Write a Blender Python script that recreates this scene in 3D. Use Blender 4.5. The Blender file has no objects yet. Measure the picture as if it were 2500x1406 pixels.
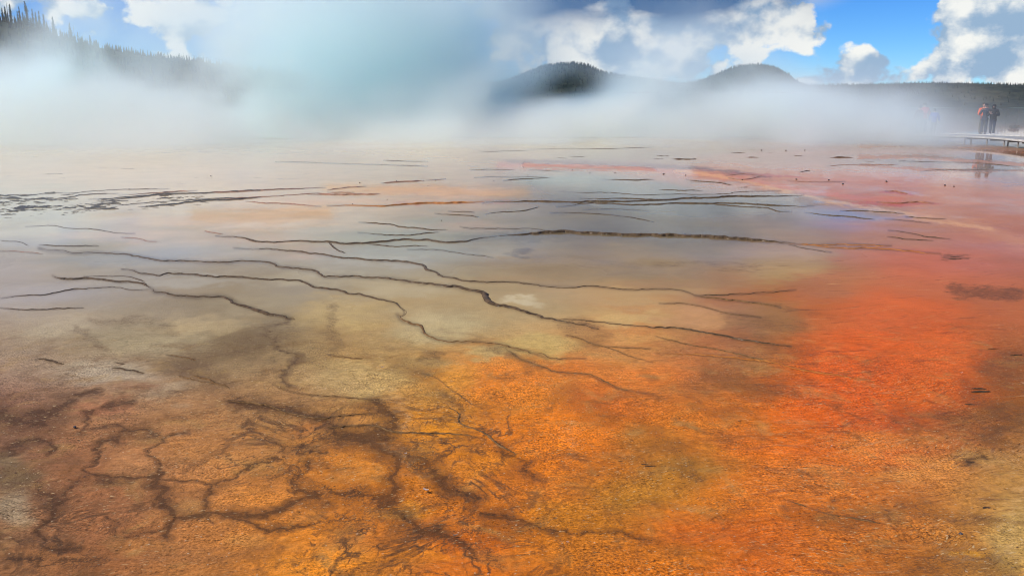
import bpy, bmesh, math, random
import numpy as np
from mathutils import Vector, Matrix

rad = math.radians
random.seed(11)
rng = np.random.default_rng(7)
S = bpy.context.scene
COL = S.collection

# ------------------------------------------------------------------ camera
cam_data = bpy.data.cameras.new('camera')
cam = bpy.data.objects.new('camera', cam_data)
COL.objects.link(cam)
cam.location = (0, 0, 1.92)
cam.rotation_euler = (rad(90 - 11.95), 0, 0)
cam_data.sensor_width = 36.0
cam_data.lens = 36.0 * 2083 / 2500
cam_data.clip_start = 0.05
cam_data.clip_end = 30000
S.camera = cam

# ------------------------------------------------------------------ exposure and sampling
S.view_settings.view_transform = 'Standard'
S.view_settings.look = 'None'
S.view_settings.exposure = 0.18
S.view_settings.gamma = 1.0
S.view_settings.use_curve_mapping = False
S.cycles.use_denoising = True
S.cycles.use_adaptive_sampling = True
S.cycles.adaptive_threshold = 0.02
S.cycles.max_bounces = 26
S.cycles.diffuse_bounces = 2
S.cycles.glossy_bounces = 3
S.cycles.transparent_max_bounces = 8
S.cycles.volume_bounces = 24
S.cycles.volume_step_rate = 1.6
S.cycles.volume_max_steps = 256
S.cycles.sample_clamp_indirect = 6.0
S.cycles.filter_width = 1.0

SUN_AZ, SUN_EL = rad(-112), rad(47)      # azimuth clockwise from +y

# ------------------------------------------------------------------ node helpers
class NB:
    """Small builder for math-heavy node trees (shader or geometry)."""
    def __init__(self, tree):
        self.t, self.N, self.L = tree, tree.nodes, tree.links
    def put(self, sock, v):
        if isinstance(v, bpy.types.NodeSocket):
            self.L.new(v, sock)
        elif v is not None:
            sock.default_value = v
    def m(self, op, a, b=None, c=None, clamp=False):
        n = self.N.new('ShaderNodeMath'); n.operation = op; n.use_clamp = clamp
        for i, v in enumerate((a, b, c)):
            if v is not None:
                self.put(n.inputs[i], v)
        return n.outputs[0]
    def v(self, op, a, b=None):
        n = self.N.new('ShaderNodeVectorMath'); n.operation = op
        self.put(n.inputs[0], a)
        if b is not None:
            self.put(n.inputs[1], b)
        return n.outputs['Value'] if op in ('DOT_PRODUCT', 'LENGTH') else n.outputs[0]
    def sep(self, a):
        n = self.N.new('ShaderNodeSeparateXYZ'); self.put(n.inputs[0], a); return n.outputs
    def comb(self, x, y, z):
        n = self.N.new('ShaderNodeCombineXYZ')
        for i, q in enumerate((x, y, z)):
            self.put(n.inputs[i], q)
        return n.outputs[0]
    def noise(self, vec, scale, detail=4.0, rough=0.5, dist=0.0, color=False):
        n = self.N.new('ShaderNodeTexNoise'); n.noise_dimensions = '3D'
        self.put(n.inputs['Vector'], vec)
        n.inputs['Scale'].default_value = scale; n.inputs['Detail'].default_value = detail
        n.inputs['Roughness'].default_value = rough; n.inputs['Distortion'].default_value = dist
        return n.outputs['Color' if color else 0]
    def ramp(self, x, a, b, lo=0.0, hi=1.0, smooth=True):
        n = self.N.new('ShaderNodeMapRange'); n.clamp = True
        n.interpolation_type = 'SMOOTHSTEP' if smooth else 'LINEAR'
        self.put(n.inputs['Value'], x)
        self.put(n.inputs['From Min'], a); self.put(n.inputs['From Max'], b)
        self.put(n.inputs['To Min'], lo); self.put(n.inputs['To Max'], hi)
        return n.outputs[0]
    def mix(self, f, a, b, mode='MIX'):
        n = self.N.new('ShaderNodeMix'); n.data_type = 'RGBA'; n.blend_type = mode; n.clamp_factor = True
        self.put(n.inputs[0], f)
        for i, q in ((6, a), (7, b)):
            if isinstance(q, tuple) and len(q) == 3:
                q = q + (1.0,)
            self.put(n.inputs[i], q)
        return n.outputs[2]
    def attr(self, name, color=False):
        n = self.N.new('ShaderNodeAttribute'); n.attribute_name = name
        return n.outputs['Color' if color else 'Fac']
    def gauss2(self, x, y, cx, cy, rx, ry):
        dx = self.m('MULTIPLY', self.m('SUBTRACT', x, cx), 1 / rx)
        dy = self.m('MULTIPLY', self.m('SUBTRACT', y, cy), 1 / ry)
        q = self.m('ADD', self.m('MULTIPLY', dx, dx), self.m('MULTIPLY', dy, dy))
        return self.m('EXPONENT', self.m('MULTIPLY', q, -1.0))

# ------------------------------------------------------------------ sky
world = bpy.data.worlds.new('World')
S.world = world
world.use_nodes = True
wt = world.node_tree
wt.nodes.clear()
w = NB(wt)
sky = wt.nodes.new('ShaderNodeTexSky')
sky.sky_type = 'NISHITA'
sky.sun_disc = False
sky.sun_elevation = SUN_EL
sky.sun_rotation = SUN_AZ
sky.altitude = 2200
sky.air_density = 1.0
sky.dust_density = 0.35
sky.ozone_density = 3.0
hs = wt.nodes.new('ShaderNodeHueSaturation')
hs.inputs['Saturation'].default_value = 1.35
hs.inputs['Hue'].default_value = 0.51
hs.inputs['Value'].default_value = 0.95
wt.links.new(sky.outputs[0], hs.inputs['Color'])
geo = wt.nodes.new('ShaderNodeTexCoord')
D = w.v('NORMALIZE', geo.outputs['Generated'])
dx_, dy_, dz_ = w.sep(D)
AZ = w.m('ARCTAN2', dx_, dy_)
EL = w.m('ARCSINE', dz_)
def puffs(p, sc):
    n = wt.nodes.new('ShaderNodeTexVoronoi'); n.feature = 'F1'; n.inputs['Scale'].default_value = sc
    wt.links.new(p, n.inputs['Vector'])
    return n.outputs['Distance']
def cloud_noise(du, dv):
    p = w.comb(w.m('ADD', AZ, du), w.m('MULTIPLY', w.m('ADD', EL, dv), 1.2), 0.37)
    big = w.noise(p, 6.0, 2.0, 0.5)
    fine = w.noise(p, 17.0, 9.0, 0.6)
    pw = w.v('ADD', p, w.v('MULTIPLY', w.noise(p, 30.0, 4, 0.6, 0, True), (0.03, 0.03, 0.0)))
    pf = w.m('ADD', w.m('MULTIPLY', puffs(pw, 20.0), -0.26), w.m('MULTIPLY', puffs(pw, 52.0), -0.10))
    return w.m('ADD', w.m('ADD', w.m('MULTIPLY', big, 0.40), w.m('MULTIPLY', fine, 0.60)), w.m('ADD', pf, 0.27))
n0 = cloud_noise(0, 0)
n1 = cloud_noise(-0.020, 0.018)          # one step towards the sun
deg = math.pi / 180
# cloud banks: azimuth, elevation, half-widths (degrees), weight
BANKS = [
    (27.4, 5.2, 3.0, 2.6, 0.40), (31.5, 5.6, 3.0, 2.4, 0.34), (29.0, 2.2, 5.5, 1.3, 0.24),
    (21.8, 2.7, 1.6, 1.2, 0.22), (20.0, 1.6, 4.5, 0.7, 0.17), (19.6, 4.7, 0.9, 0.45, 0.12),
    (22.2, 6.2, 3.0, 2.8, -0.46), (17.3, 2.7, 1.4, 0.9, -0.25), (24.4, 3.2, 0.8, 1.0, -0.12),
    (8.5, 3.9, 9.0, 3.0, 0.32), (0.0, 4.6, 3.0, 2.2, 0.12), (14.5, 5.0, 4.0, 1.2, 0.14),
    (-20, 5.5, 12.0, 3.0, 0.22), (-30.5, 6.8, 5.0, 1.6, 0.12), (-7.5, 5.0, 6.0, 4.0, -0.16), (8.0, 8.5, 12.0, 3.5, 0.22),
]
cov = w.m('ADD', n0, -0.055)
for a, e, ra, re, wt_ in BANKS:
    cov = w.m('ADD', cov, w.m('MULTIPLY', w.gauss2(AZ, EL, a * deg, e * deg, ra * deg, re * deg), wt_))
alpha = w.ramp(cov, 0.63, 0.70)
thick = w.ramp(cov, 0.66, 0.98)
lit = w.m('ADD', 0.50, w.m('MULTIPLY', w.m('SUBTRACT', n0, n1), 3.6), clamp=True)
lit = w.m('MULTIPLY', lit, w.ramp(thick, 0.0, 1.0, 1.12, 0.8))
shade_c = (2.8, 4.1, 5.7, 1); lit_c = (8.2, 8.3, 8.0, 1)
cc = w.mix(w.ramp(lit, 0.12, 0.85), shade_c, lit_c)
# the flat grey base of the large cloud overhead
base = w.m('MULTIPLY', w.gauss2(AZ, EL, 9.5 * deg, 7.6 * deg, 8.5 * deg, 2.1 * deg),
           w.ramp(w.noise(w.comb(AZ, w.m('MULTIPLY', EL, 2.2), 1.7), 13.0, 5.0, 0.5), 0.32, 0.55, 0.9, 2.2))
base = w.m('ADD', base, w.m('MULTIPLY', w.gauss2(AZ, EL, 0.6 * deg, 6.5 * deg, 2.2 * deg, 1.4 * deg), 0.9), clamp=True)
cc = w.mix(w.m('MULTIPLY', base, 0.95), cc, (0.42, 1.25, 2.9, 1))
alpha = w.m('MAXIMUM', alpha, w.ramp(base, 0.2, 0.75))
blue = w.mix(1.0, hs.outputs[0], (0.60, 0.93, 1.22, 1), 'MULTIPLY')     # dry mountain air at 2200 m
sky_c = w.mix(alpha, blue, cc)
bg = wt.nodes.new('ShaderNodeBackground')
bg.inputs['Strength'].default_value = 0.10
wt.links.new(sky_c, bg.inputs['Color'])
wo = wt.nodes.new('ShaderNodeOutputWorld')
wt.links.new(bg.outputs[0], wo.inputs['Surface'])

# ------------------------------------------------------------------ sun
sd = bpy.data.lights.new('sun', 'SUN')
sun = bpy.data.objects.new('sun', sd)
COL.objects.link(sun)
sd.energy = 4.3
sd.angle = rad(0.53)
sd.color = (1.0, 0.94, 0.85)
sun.rotation_euler = (rad(90) - SUN_EL, 0, rad(180) - SUN_AZ)

# surveyed ground plan, metres (camera foot at 0,0; +y looks out over the spring)
# rims: (height, tint, line)
RIMS = [
    (0.0294,'d',[(-6.59,11.75),(-6.34,11.55),(-6.11,11.5),(-5.89,11.31),(-5.67,11.36),(-5.39,11.28),(-5.24,11.3),(-5.04,11.18),(-4.78,10.98),(-4.5,10.78),(-4.2,10.73),(-3.92,10.66),(-3.66,10.64),(-3.43,10.71),(-3.17,10.66),(-2.96,10.5),(-2.87,10.34),(-2.65,10.24),(-2.41,10.11),(-2.26,9.86),(-2.18,9.72),(-2.14,9.7),(-1.91,9.72),(-1.67,9.66),(-1.49,9.64),(-1.33,9.56),(-1.11,9.4),(-0.91,9.29),(-0.73,9.18),(-0.58,9.08),(-0.43,8.94),(-0.31,8.81),(-0.28,8.59),(-0.23,8.35),(-0.1,8.21),(0.03,8.09),(0.14,7.95),(0.26,7.79),(0.33,7.69),(0.5,7.55),(0.66,7.45),(0.77,7.33)]),
    (0.0107,'d',[(0.38,7.65),(0.59,7.65),(0.83,7.55),(1.01,7.47),(1.17,7.41),(1.28,7.36),(1.49,7.33),(1.74,7.15),(1.94,6.96),(2.14,6.84),(2.31,6.77)]),
    (0.0161,'d',[(-4.73,10.17),(-4.53,10.06),(-4.42,9.92),(-4.14,9.78),(-4.06,9.87),(-3.8,9.84),(-3.59,9.76),(-3.42,9.68),(-3.13,9.66),(-2.86,9.56),(-2.62,9.53),(-2.4,9.47),(-2.28,9.32),(-2.13,9.11),(-1.99,9.01),(-1.85,8.96),(-1.72,8.78),(-1.59,8.72),(-1.43,8.59),(-1.31,8.49),(-1.17,8.32),(-1.07,8.09),(-1.01,7.93),(-1.04,7.77)]),
    (0.0237,'b',[(-1.07,7.84),(-1.0,7.62),(-0.91,7.51),(-0.81,7.41),(-0.76,7.18),(-0.66,7.02),(-0.55,6.93),(-0.39,6.91),(-0.23,6.87),(-0.05,6.78),(0.05,6.67),(0.15,6.56),(0.25,6.48),(0.29,6.38)]),
    (0.0145,'b',[(-0.05,6.7),(0.05,6.43),(0.14,6.3),(0.24,6.18),(0.33,6.06),(0.47,6.03),(0.57,5.99),(0.65,5.85),(0.75,5.68),(0.86,5.6),(0.98,5.54)]),
    (0.0093,'b',[(0.15,6.59),(0.24,6.53),(0.31,6.41),(0.43,6.4),(0.58,6.41)]),
    (0.0202,'d',[(-5.35,9.75),(-5.21,9.62),(-5.01,9.55),(-4.85,9.6),(-4.64,9.51),(-4.43,9.4),(-4.22,9.36),(-4.04,9.22),(-3.92,9.06)]),
    (0.0299,'d',[(-3.89,9.01),(-3.8,8.87),(-3.66,8.81),(-3.54,8.71),(-3.37,8.66),(-3.19,8.63),(-2.99,8.62),(-2.87,8.49),(-2.79,8.36),(-2.67,8.24),(-2.52,8.09),(-2.36,7.93),(-2.22,7.82),(-2.08,7.72),(-2.03,7.65)]),
    (0.0106,'d',[(-5.26,8.56),(-5.13,8.68),(-4.94,8.71),(-4.82,8.79),(-4.76,8.94),(-4.62,9.03),(-4.44,9.11),(-4.29,9.1),(-4.13,8.99),(-3.98,8.96),(-3.89,8.99)]),
    (0.0098,'d',[(-5.02,8.14),(-4.82,8.06),(-4.6,8.03),(-4.44,8.07),(-4.31,8.12),(-4.18,8.14)]),
    (0.0092,'d',[(-4.98,9.74),(-4.7,9.72),(-4.47,9.72),(-4.29,9.58),(-4.12,9.4)]),
    (0.0195,'d',[(-4.51,12.89),(-4.07,12.76),(-3.74,12.37),(-3.45,12.31),(-3.22,12.43),(-2.98,12.34),(-2.69,12.31),(-2.43,12.18),(-2.18,12.15),(-1.99,12.27),(-1.81,12.31),(-1.7,12.52),(-1.47,12.52),(-1.25,12.5),(-1.04,12.31),(-0.81,12.31),(-0.63,12.39),(-0.48,12.69),(-0.19,12.92)]),
    (0.0377,'d',[(-0.19,12.92),(0.09,13.05),(0.4,13.17),(0.6,13.28),(0.91,13.28),(1.11,13.19),(1.41,13.12),(1.7,13.0),(2.0,12.96),(2.2,12.96),(2.64,12.91),(3.06,12.76),(3.35,12.61),(3.63,12.44),(3.9,12.26),(4.07,12.12)]),
    (0.0199,'o',[(4.07,12.12),(4.37,12.07),(4.69,12.07),(5.09,12.03),(5.37,11.94)]),
    (0.0195,'o',[(3.96,12.16),(4.25,12.03),(4.57,11.77),(4.97,11.73),(5.31,11.58),(5.53,11.4),(5.77,11.28)]),
    (0.0119,'d',[(3.94,12.09),(4.06,11.77),(4.14,11.64),(4.33,11.4)]),
    (0.0171,'d',[(-3.89,11.77),(-3.65,11.68),(-3.37,11.66),(-3.1,11.55),(-2.88,11.44),(-2.65,11.28),(-2.44,11.15),(-2.23,10.98),(-1.98,10.91),(-1.79,10.78),(-1.58,10.72),(-1.37,10.66),(-1.2,10.55),(-1.08,10.37),(-1.04,10.15),(-0.9,9.98),(-0.85,9.78),(-0.69,9.62),(-0.54,9.47),(-0.33,9.38),(-0.19,9.4),(0.02,9.38),(0.17,9.31),(0.34,9.19),(0.54,9.12),(0.71,9.12),(0.88,9.17),(1.02,9.1),(1.19,8.99),(1.4,8.99),(1.55,9.0),(1.71,9.0),(1.83,8.93),(1.91,8.71)]),
    (0.0132,'d',[(1.91,8.71),(2.11,8.71),(2.37,8.74),(2.6,8.8),(2.81,8.88),(3.05,8.97)]),
    (0.0168,'b',[(1.91,8.69),(2.05,8.57),(2.27,8.43),(2.47,8.33),(2.64,8.17)]),
    (0.0119,'b',[(1.48,8.33),(1.72,8.33),(1.89,8.17),(2.05,7.92),(2.22,7.82),(2.33,7.75)]),
    (0.0129,'d',[(-6.73,12.01),(-6.47,11.97),(-6.2,11.91),(-5.99,11.95),(-5.82,11.91)]),
    (0.0104,'d',[(-2.08,12.12),(-1.82,11.97),(-1.57,11.91),(-1.35,11.95),(-1.2,11.91)]),
    (0.0121,'d',[(-1.44,11.64),(-1.21,11.66),(-1.0,11.61),(-0.79,11.44),(-0.57,11.23),(-0.39,11.13),(-0.22,10.95)]),
    (0.0135,'d',[(-2.61,14.48),(-2.27,14.31),(-1.98,14.15),(-1.84,13.91),(-1.55,13.76),(-1.27,13.53),(-1.04,13.57)]),
    (0.0127,'d',[(-2.41,13.24),(-2.14,13.1),(-1.92,12.96),(-1.7,12.96),(-1.47,13.05),(-1.37,13.24),(-1.13,13.31)]),
    (0.0134,'d',[(-1.42,15.67),(-1.22,15.58),(-0.82,15.44),(-0.6,15.19)]),
    (0.0123,'d',[(-1.2,16.04),(-0.68,15.91)]),
    (0.0118,'d',[(-0.85,13.91),(-0.67,13.76),(-0.27,13.72),(0.05,13.69),(0.24,13.76),(0.49,13.53),(0.63,13.34)]),
    (0.0115,'d',[(-2.68,12.31),(-2.46,11.77),(-2.35,11.5),(-2.21,11.28)]),
    (0.0108,'d',[(-0.49,15.54),(-0.33,15.83),(-0.02,15.98),(0.23,16.12),(0.55,16.84)]),
    (0.0251,'o',[(-3.67,16.96),(-3.17,17.07),(-2.63,16.96),(-2.13,17.19),(-1.76,17.43),(-1.36,17.48),(-0.96,17.55),(-0.56,17.63)]),
    (0.0444,'d',[(-0.61,17.6),(-0.29,17.73),(0.26,17.73),(0.66,17.68),(1.2,17.6),(1.62,17.75),(2.31,17.8),(3.03,18.01),(3.29,18.06),(3.74,18.45),(4.23,18.51),(4.79,18.83),(5.44,18.83),(5.95,18.89),(6.47,18.99)]),
    (0.027,'d',[(0.89,16.77),(1.22,17.07),(1.46,17.43),(1.86,17.43),(2.36,17.19),(2.9,17.26),(3.4,17.49),(3.97,17.36),(4.59,17.44),(4.98,17.22),(5.5,16.96),(6.01,16.9)]),
    (0.0195,'d',[(1.44,18.25),(1.95,18.33),(2.52,18.33),(3.05,18.15),(3.45,18.3)]),
    (0.021,'d',[(1.1,19.77),(1.64,19.62),(1.95,19.74),(2.38,19.56),(2.78,19.17),(3.21,19.15),(3.73,19.25),(4.39,19.25),(4.95,19.49),(5.24,19.83),(6.31,20.08)]),
    (0.0149,'d',[(3.96,17.3),(4.58,16.83),(5.0,16.65),(5.03,16.09),(5.27,15.98)]),
    (0.0111,'d',[(0.71,15.77),(1.21,15.83),(1.67,15.61),(2.1,15.19),(2.44,14.43)]),
    (0.0102,'d',[(1.36,16.29),(2.0,16.4),(2.59,16.12)]),
    (0.031,'d',[(-1.3,26.97),(-0.64,27.02),(0.1,26.79)]),
    (0.0208,'d',[(-1.05,23.91),(-0.58,24.14),(-0.02,24.04),(0.53,24.14),(1.07,23.91)]),
    (0.0225,'d',[(-0.23,22.91),(0.05,23.25),(0.52,23.55),(1.08,24.04)]),
    (0.0192,'d',[(0.55,26.91),(1.03,26.57),(1.46,26.24)]),
    (0.0192,'d',[(2.48,23.33),(3.09,23.16),(3.9,23.33)]),
    (0.0296,'d',[(-1.36,37.77),(-0.15,38.68),(0.8,39.16)]),
    (0.0277,'d',[(0.82,40.14),(2.45,40.91),(4.28,40.65),(7.06,42.54)]),
    (0.0255,'d',[(1.74,33.33),(2.13,33.07)]),
    (0.0247,'d',[(2.32,34.41),(2.91,33.95)]),
    (0.0234,'d',[(-8.5,30.9),(-7.5,30.68),(-6.46,30.17),(-5.45,29.68),(-4.26,29.27),(-2.82,28.61)]),
    (0.0197,'d',[(-4.71,31.67),(-3.84,31.28),(-2.97,31.13)]),
    (0.0218,'r',[(-3.37,22.11),(-2.79,22.62),(-2.33,22.83)]),
    (0.0179,'r',[(-2.28,23.03),(-1.82,23.46)]),
    (0.0192,'d',[(-11.49,19.17),(-10.82,19.02),(-10.46,19.56),(-9.99,19.47),(-9.86,19.93),(-9.58,20.25),(-9.1,20.42),(-8.22,20.59)]),
    (0.0162,'d',[(-9.97,18.25),(-9.66,18.46),(-9.61,19.17),(-8.98,19.47)]),
    (0.018,'k',[(-9.02,18.19),(-8.53,18.46),(-7.96,19.17),(-7.19,19.47),(-6.44,19.93),(-5.65,20.42),(-4.79,20.76)]),
    (0.0222,'r',[(-7.15,19.38),(-6.4,19.81),(-5.64,20.35),(-4.5,20.89)]),
    (0.0202,'k',[(-7.98,16.96),(-7.52,17.43),(-6.73,18.19),(-5.71,18.52)]),
    (0.0188,'r',[(-6.2,18.3),(-5.71,18.52),(-5.0,19.08),(-4.38,19.62)]),
    (0.0235,'k',[(-7.3,16.77),(-6.89,17.19),(-6.56,17.73),(-5.89,18.19),(-5.45,18.6)]),
    (0.0176,'k',[(-8.6,17.43),(-8.4,18.19),(-8.07,18.74),(-7.84,19.62),(-7.24,19.62)]),
    (0.0163,'r',[(-8.75,18.97),(-8.15,19.62),(-7.41,20.09)]),
    (0.0207,'r',[(-4.58,19.17),(-4.15,19.23),(-3.84,19.17),(-3.41,19.23),(-2.98,19.32)]),
    (0.0183,'r',[(-4.37,20.25),(-4.02,20.86),(-3.62,21.18)]),
    (0.0135,'r',[(-4.25,19.71),(-3.64,19.68)]),
    (0.0112,'r',[(-5.55,17.8),(-4.98,17.43),(-4.54,17.31),(-3.78,16.84)]),
    (0.0132,'d',[(-7.98,13.91),(-7.63,14.07),(-7.33,13.83),(-7.06,13.72),(-6.79,13.68),(-6.4,13.38),(-6.1,13.19),(-5.87,13.17)]),
    (0.0109,'d',[(-7.54,12.43),(-7.18,12.31),(-6.84,11.95)]),
    (0.0101,'r',[(-6.99,11.5),(-6.69,11.44),(-6.28,11.25)]),
    (0.0118,'r',[(-5.89,12.76),(-5.59,12.62),(-5.34,12.39),(-5.19,12.34)]),
    (0.0101,'r',[(-4.86,13.38),(-4.69,13.24),(-4.48,13.1)]),
    (0.0142,'d',[(5.48,15.86),(5.68,15.42),(6.0,15.21),(6.35,14.8)]),
    (0.0133,'d',[(6.2,16.09),(6.62,16.09),(7.02,15.86),(7.25,15.64)]),
    (0.0111,'d',[(6.01,13.52),(6.18,13.27),(6.3,12.81),(6.53,12.58)]),
    (0.01,'d',[(5.7,12.81),(5.87,12.58),(6.2,12.44)]),
    (0.0121,'d',[(7.05,15.21),(7.45,14.94),(7.68,14.98)]),
    (0.0109,'d',[(6.55,14.9),(6.82,14.7),(7.1,14.31)]),
    (0.0261,'d',[(14.16,31.53),(15.17,30.84),(16.28,30.42),(16.53,29.47),(16.71,28.22)]),
    (0.0227,'r',[(10.45,28.58),(11.73,29.47),(12.64,29.24),(13.25,29.47)]),
    (0.0201,'d',[(12.41,26.06),(13.08,26.81),(14.14,26.81),(15.45,26.68)]),
    (0.0214,'d',[(8.74,26.06),(9.31,26.68)]),
    (0.0221,'r',[(6.15,24.64),(6.89,25.19),(7.18,24.11)]),
    (0.0213,'r',[(6.01,23.75),(6.29,23.26),(7.09,24.37)]),
    (0.0185,'r',[(7.54,17.63),(7.91,17.44),(8.39,17.63),(8.63,17.36)]),
    (0.0187,'r',[(8.74,20.01),(8.97,19.83),(8.98,19.32)]),
    (0.0173,'r',[(7.37,22.88),(7.84,22.51),(8.86,22.65)]),
    (0.0154,'d',[(4.7,23.11),(5.08,22.65),(5.44,22.2),(5.58,21.56)]),
    (0.0139,'d',[(3.49,20.38),(4.08,20.19),(4.48,20.08)]),
    (0.0096,'b',[(-1.69,5.77),(-1.6,5.68),(-1.48,5.59),(-1.35,5.53),(-1.25,5.51),(-1.15,5.5),(-1.05,5.48),(-0.9,5.43),(-0.83,5.37)]),
    (0.0104,'b',[(-1.91,5.44),(-1.75,5.39),(-1.61,5.34),(-1.46,5.22),(-1.31,5.14),(-1.18,5.11),(-1.14,5.14),(-1.03,5.17),(-0.88,5.19)]),
    (0.0071,'b',[(-1.13,4.95),(-0.96,4.98),(-0.84,4.97),(-0.72,4.88),(-0.57,4.85),(-0.42,4.85),(-0.27,4.81),(-0.15,4.75)]),
    (0.0083,'b',[(-2.74,6.51),(-2.55,6.44),(-2.45,6.35)]),
    (0.0075,'b',[(-2.43,5.97),(-2.24,5.85),(-2.07,5.78),(-1.96,5.67)]),
    (0.0076,'b',[(-2.33,5.99),(-2.21,5.91),(-2.11,5.81)]),
    (0.0077,'d',[(-3.7,6.41),(-3.58,6.35),(-3.43,6.26)]),
    (0.0081,'d',[(-3.03,6.18),(-2.91,6.13),(-2.7,6.02)]),
    (0.0067,'d',[(-3.06,6.31),(-2.96,6.27)]),
    (0.0063,'b',[(-1.46,6.51),(-1.31,6.44),(-1.16,6.41)]),
    (0.006,'b',[(-0.67,6.01),(-0.55,5.92),(-0.43,5.66),(-0.34,5.5),(-0.26,5.35),(-0.18,5.28)]),
    (0.0048,'b',[(-0.55,5.33),(-0.4,5.27),(-0.34,5.17),(-0.33,5.04),(-0.25,4.94),(-0.16,4.85),(-0.07,4.67),(0.02,4.53)]),
    (0.0065,'b',[(0.47,7.12),(0.58,6.99),(0.69,6.81),(0.8,6.7),(0.9,6.51),(1.08,6.3)]),
    (0.0065,'b',[(0.67,6.78),(0.91,6.72),(1.14,6.69)]),
    (0.0063,'o',[(1.15,6.56),(1.37,6.53),(1.65,6.44),(1.99,6.32),(2.21,6.1),(2.44,5.96),(2.6,5.83)]),
    (0.0066,'b',[(1.23,7.08),(1.43,6.84),(1.7,6.64),(1.95,6.37),(2.06,6.25)]),
    (0.0047,'b',[(1.38,3.95),(1.44,3.88),(1.52,3.8),(1.64,3.76),(1.76,3.7)]),
]
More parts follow.
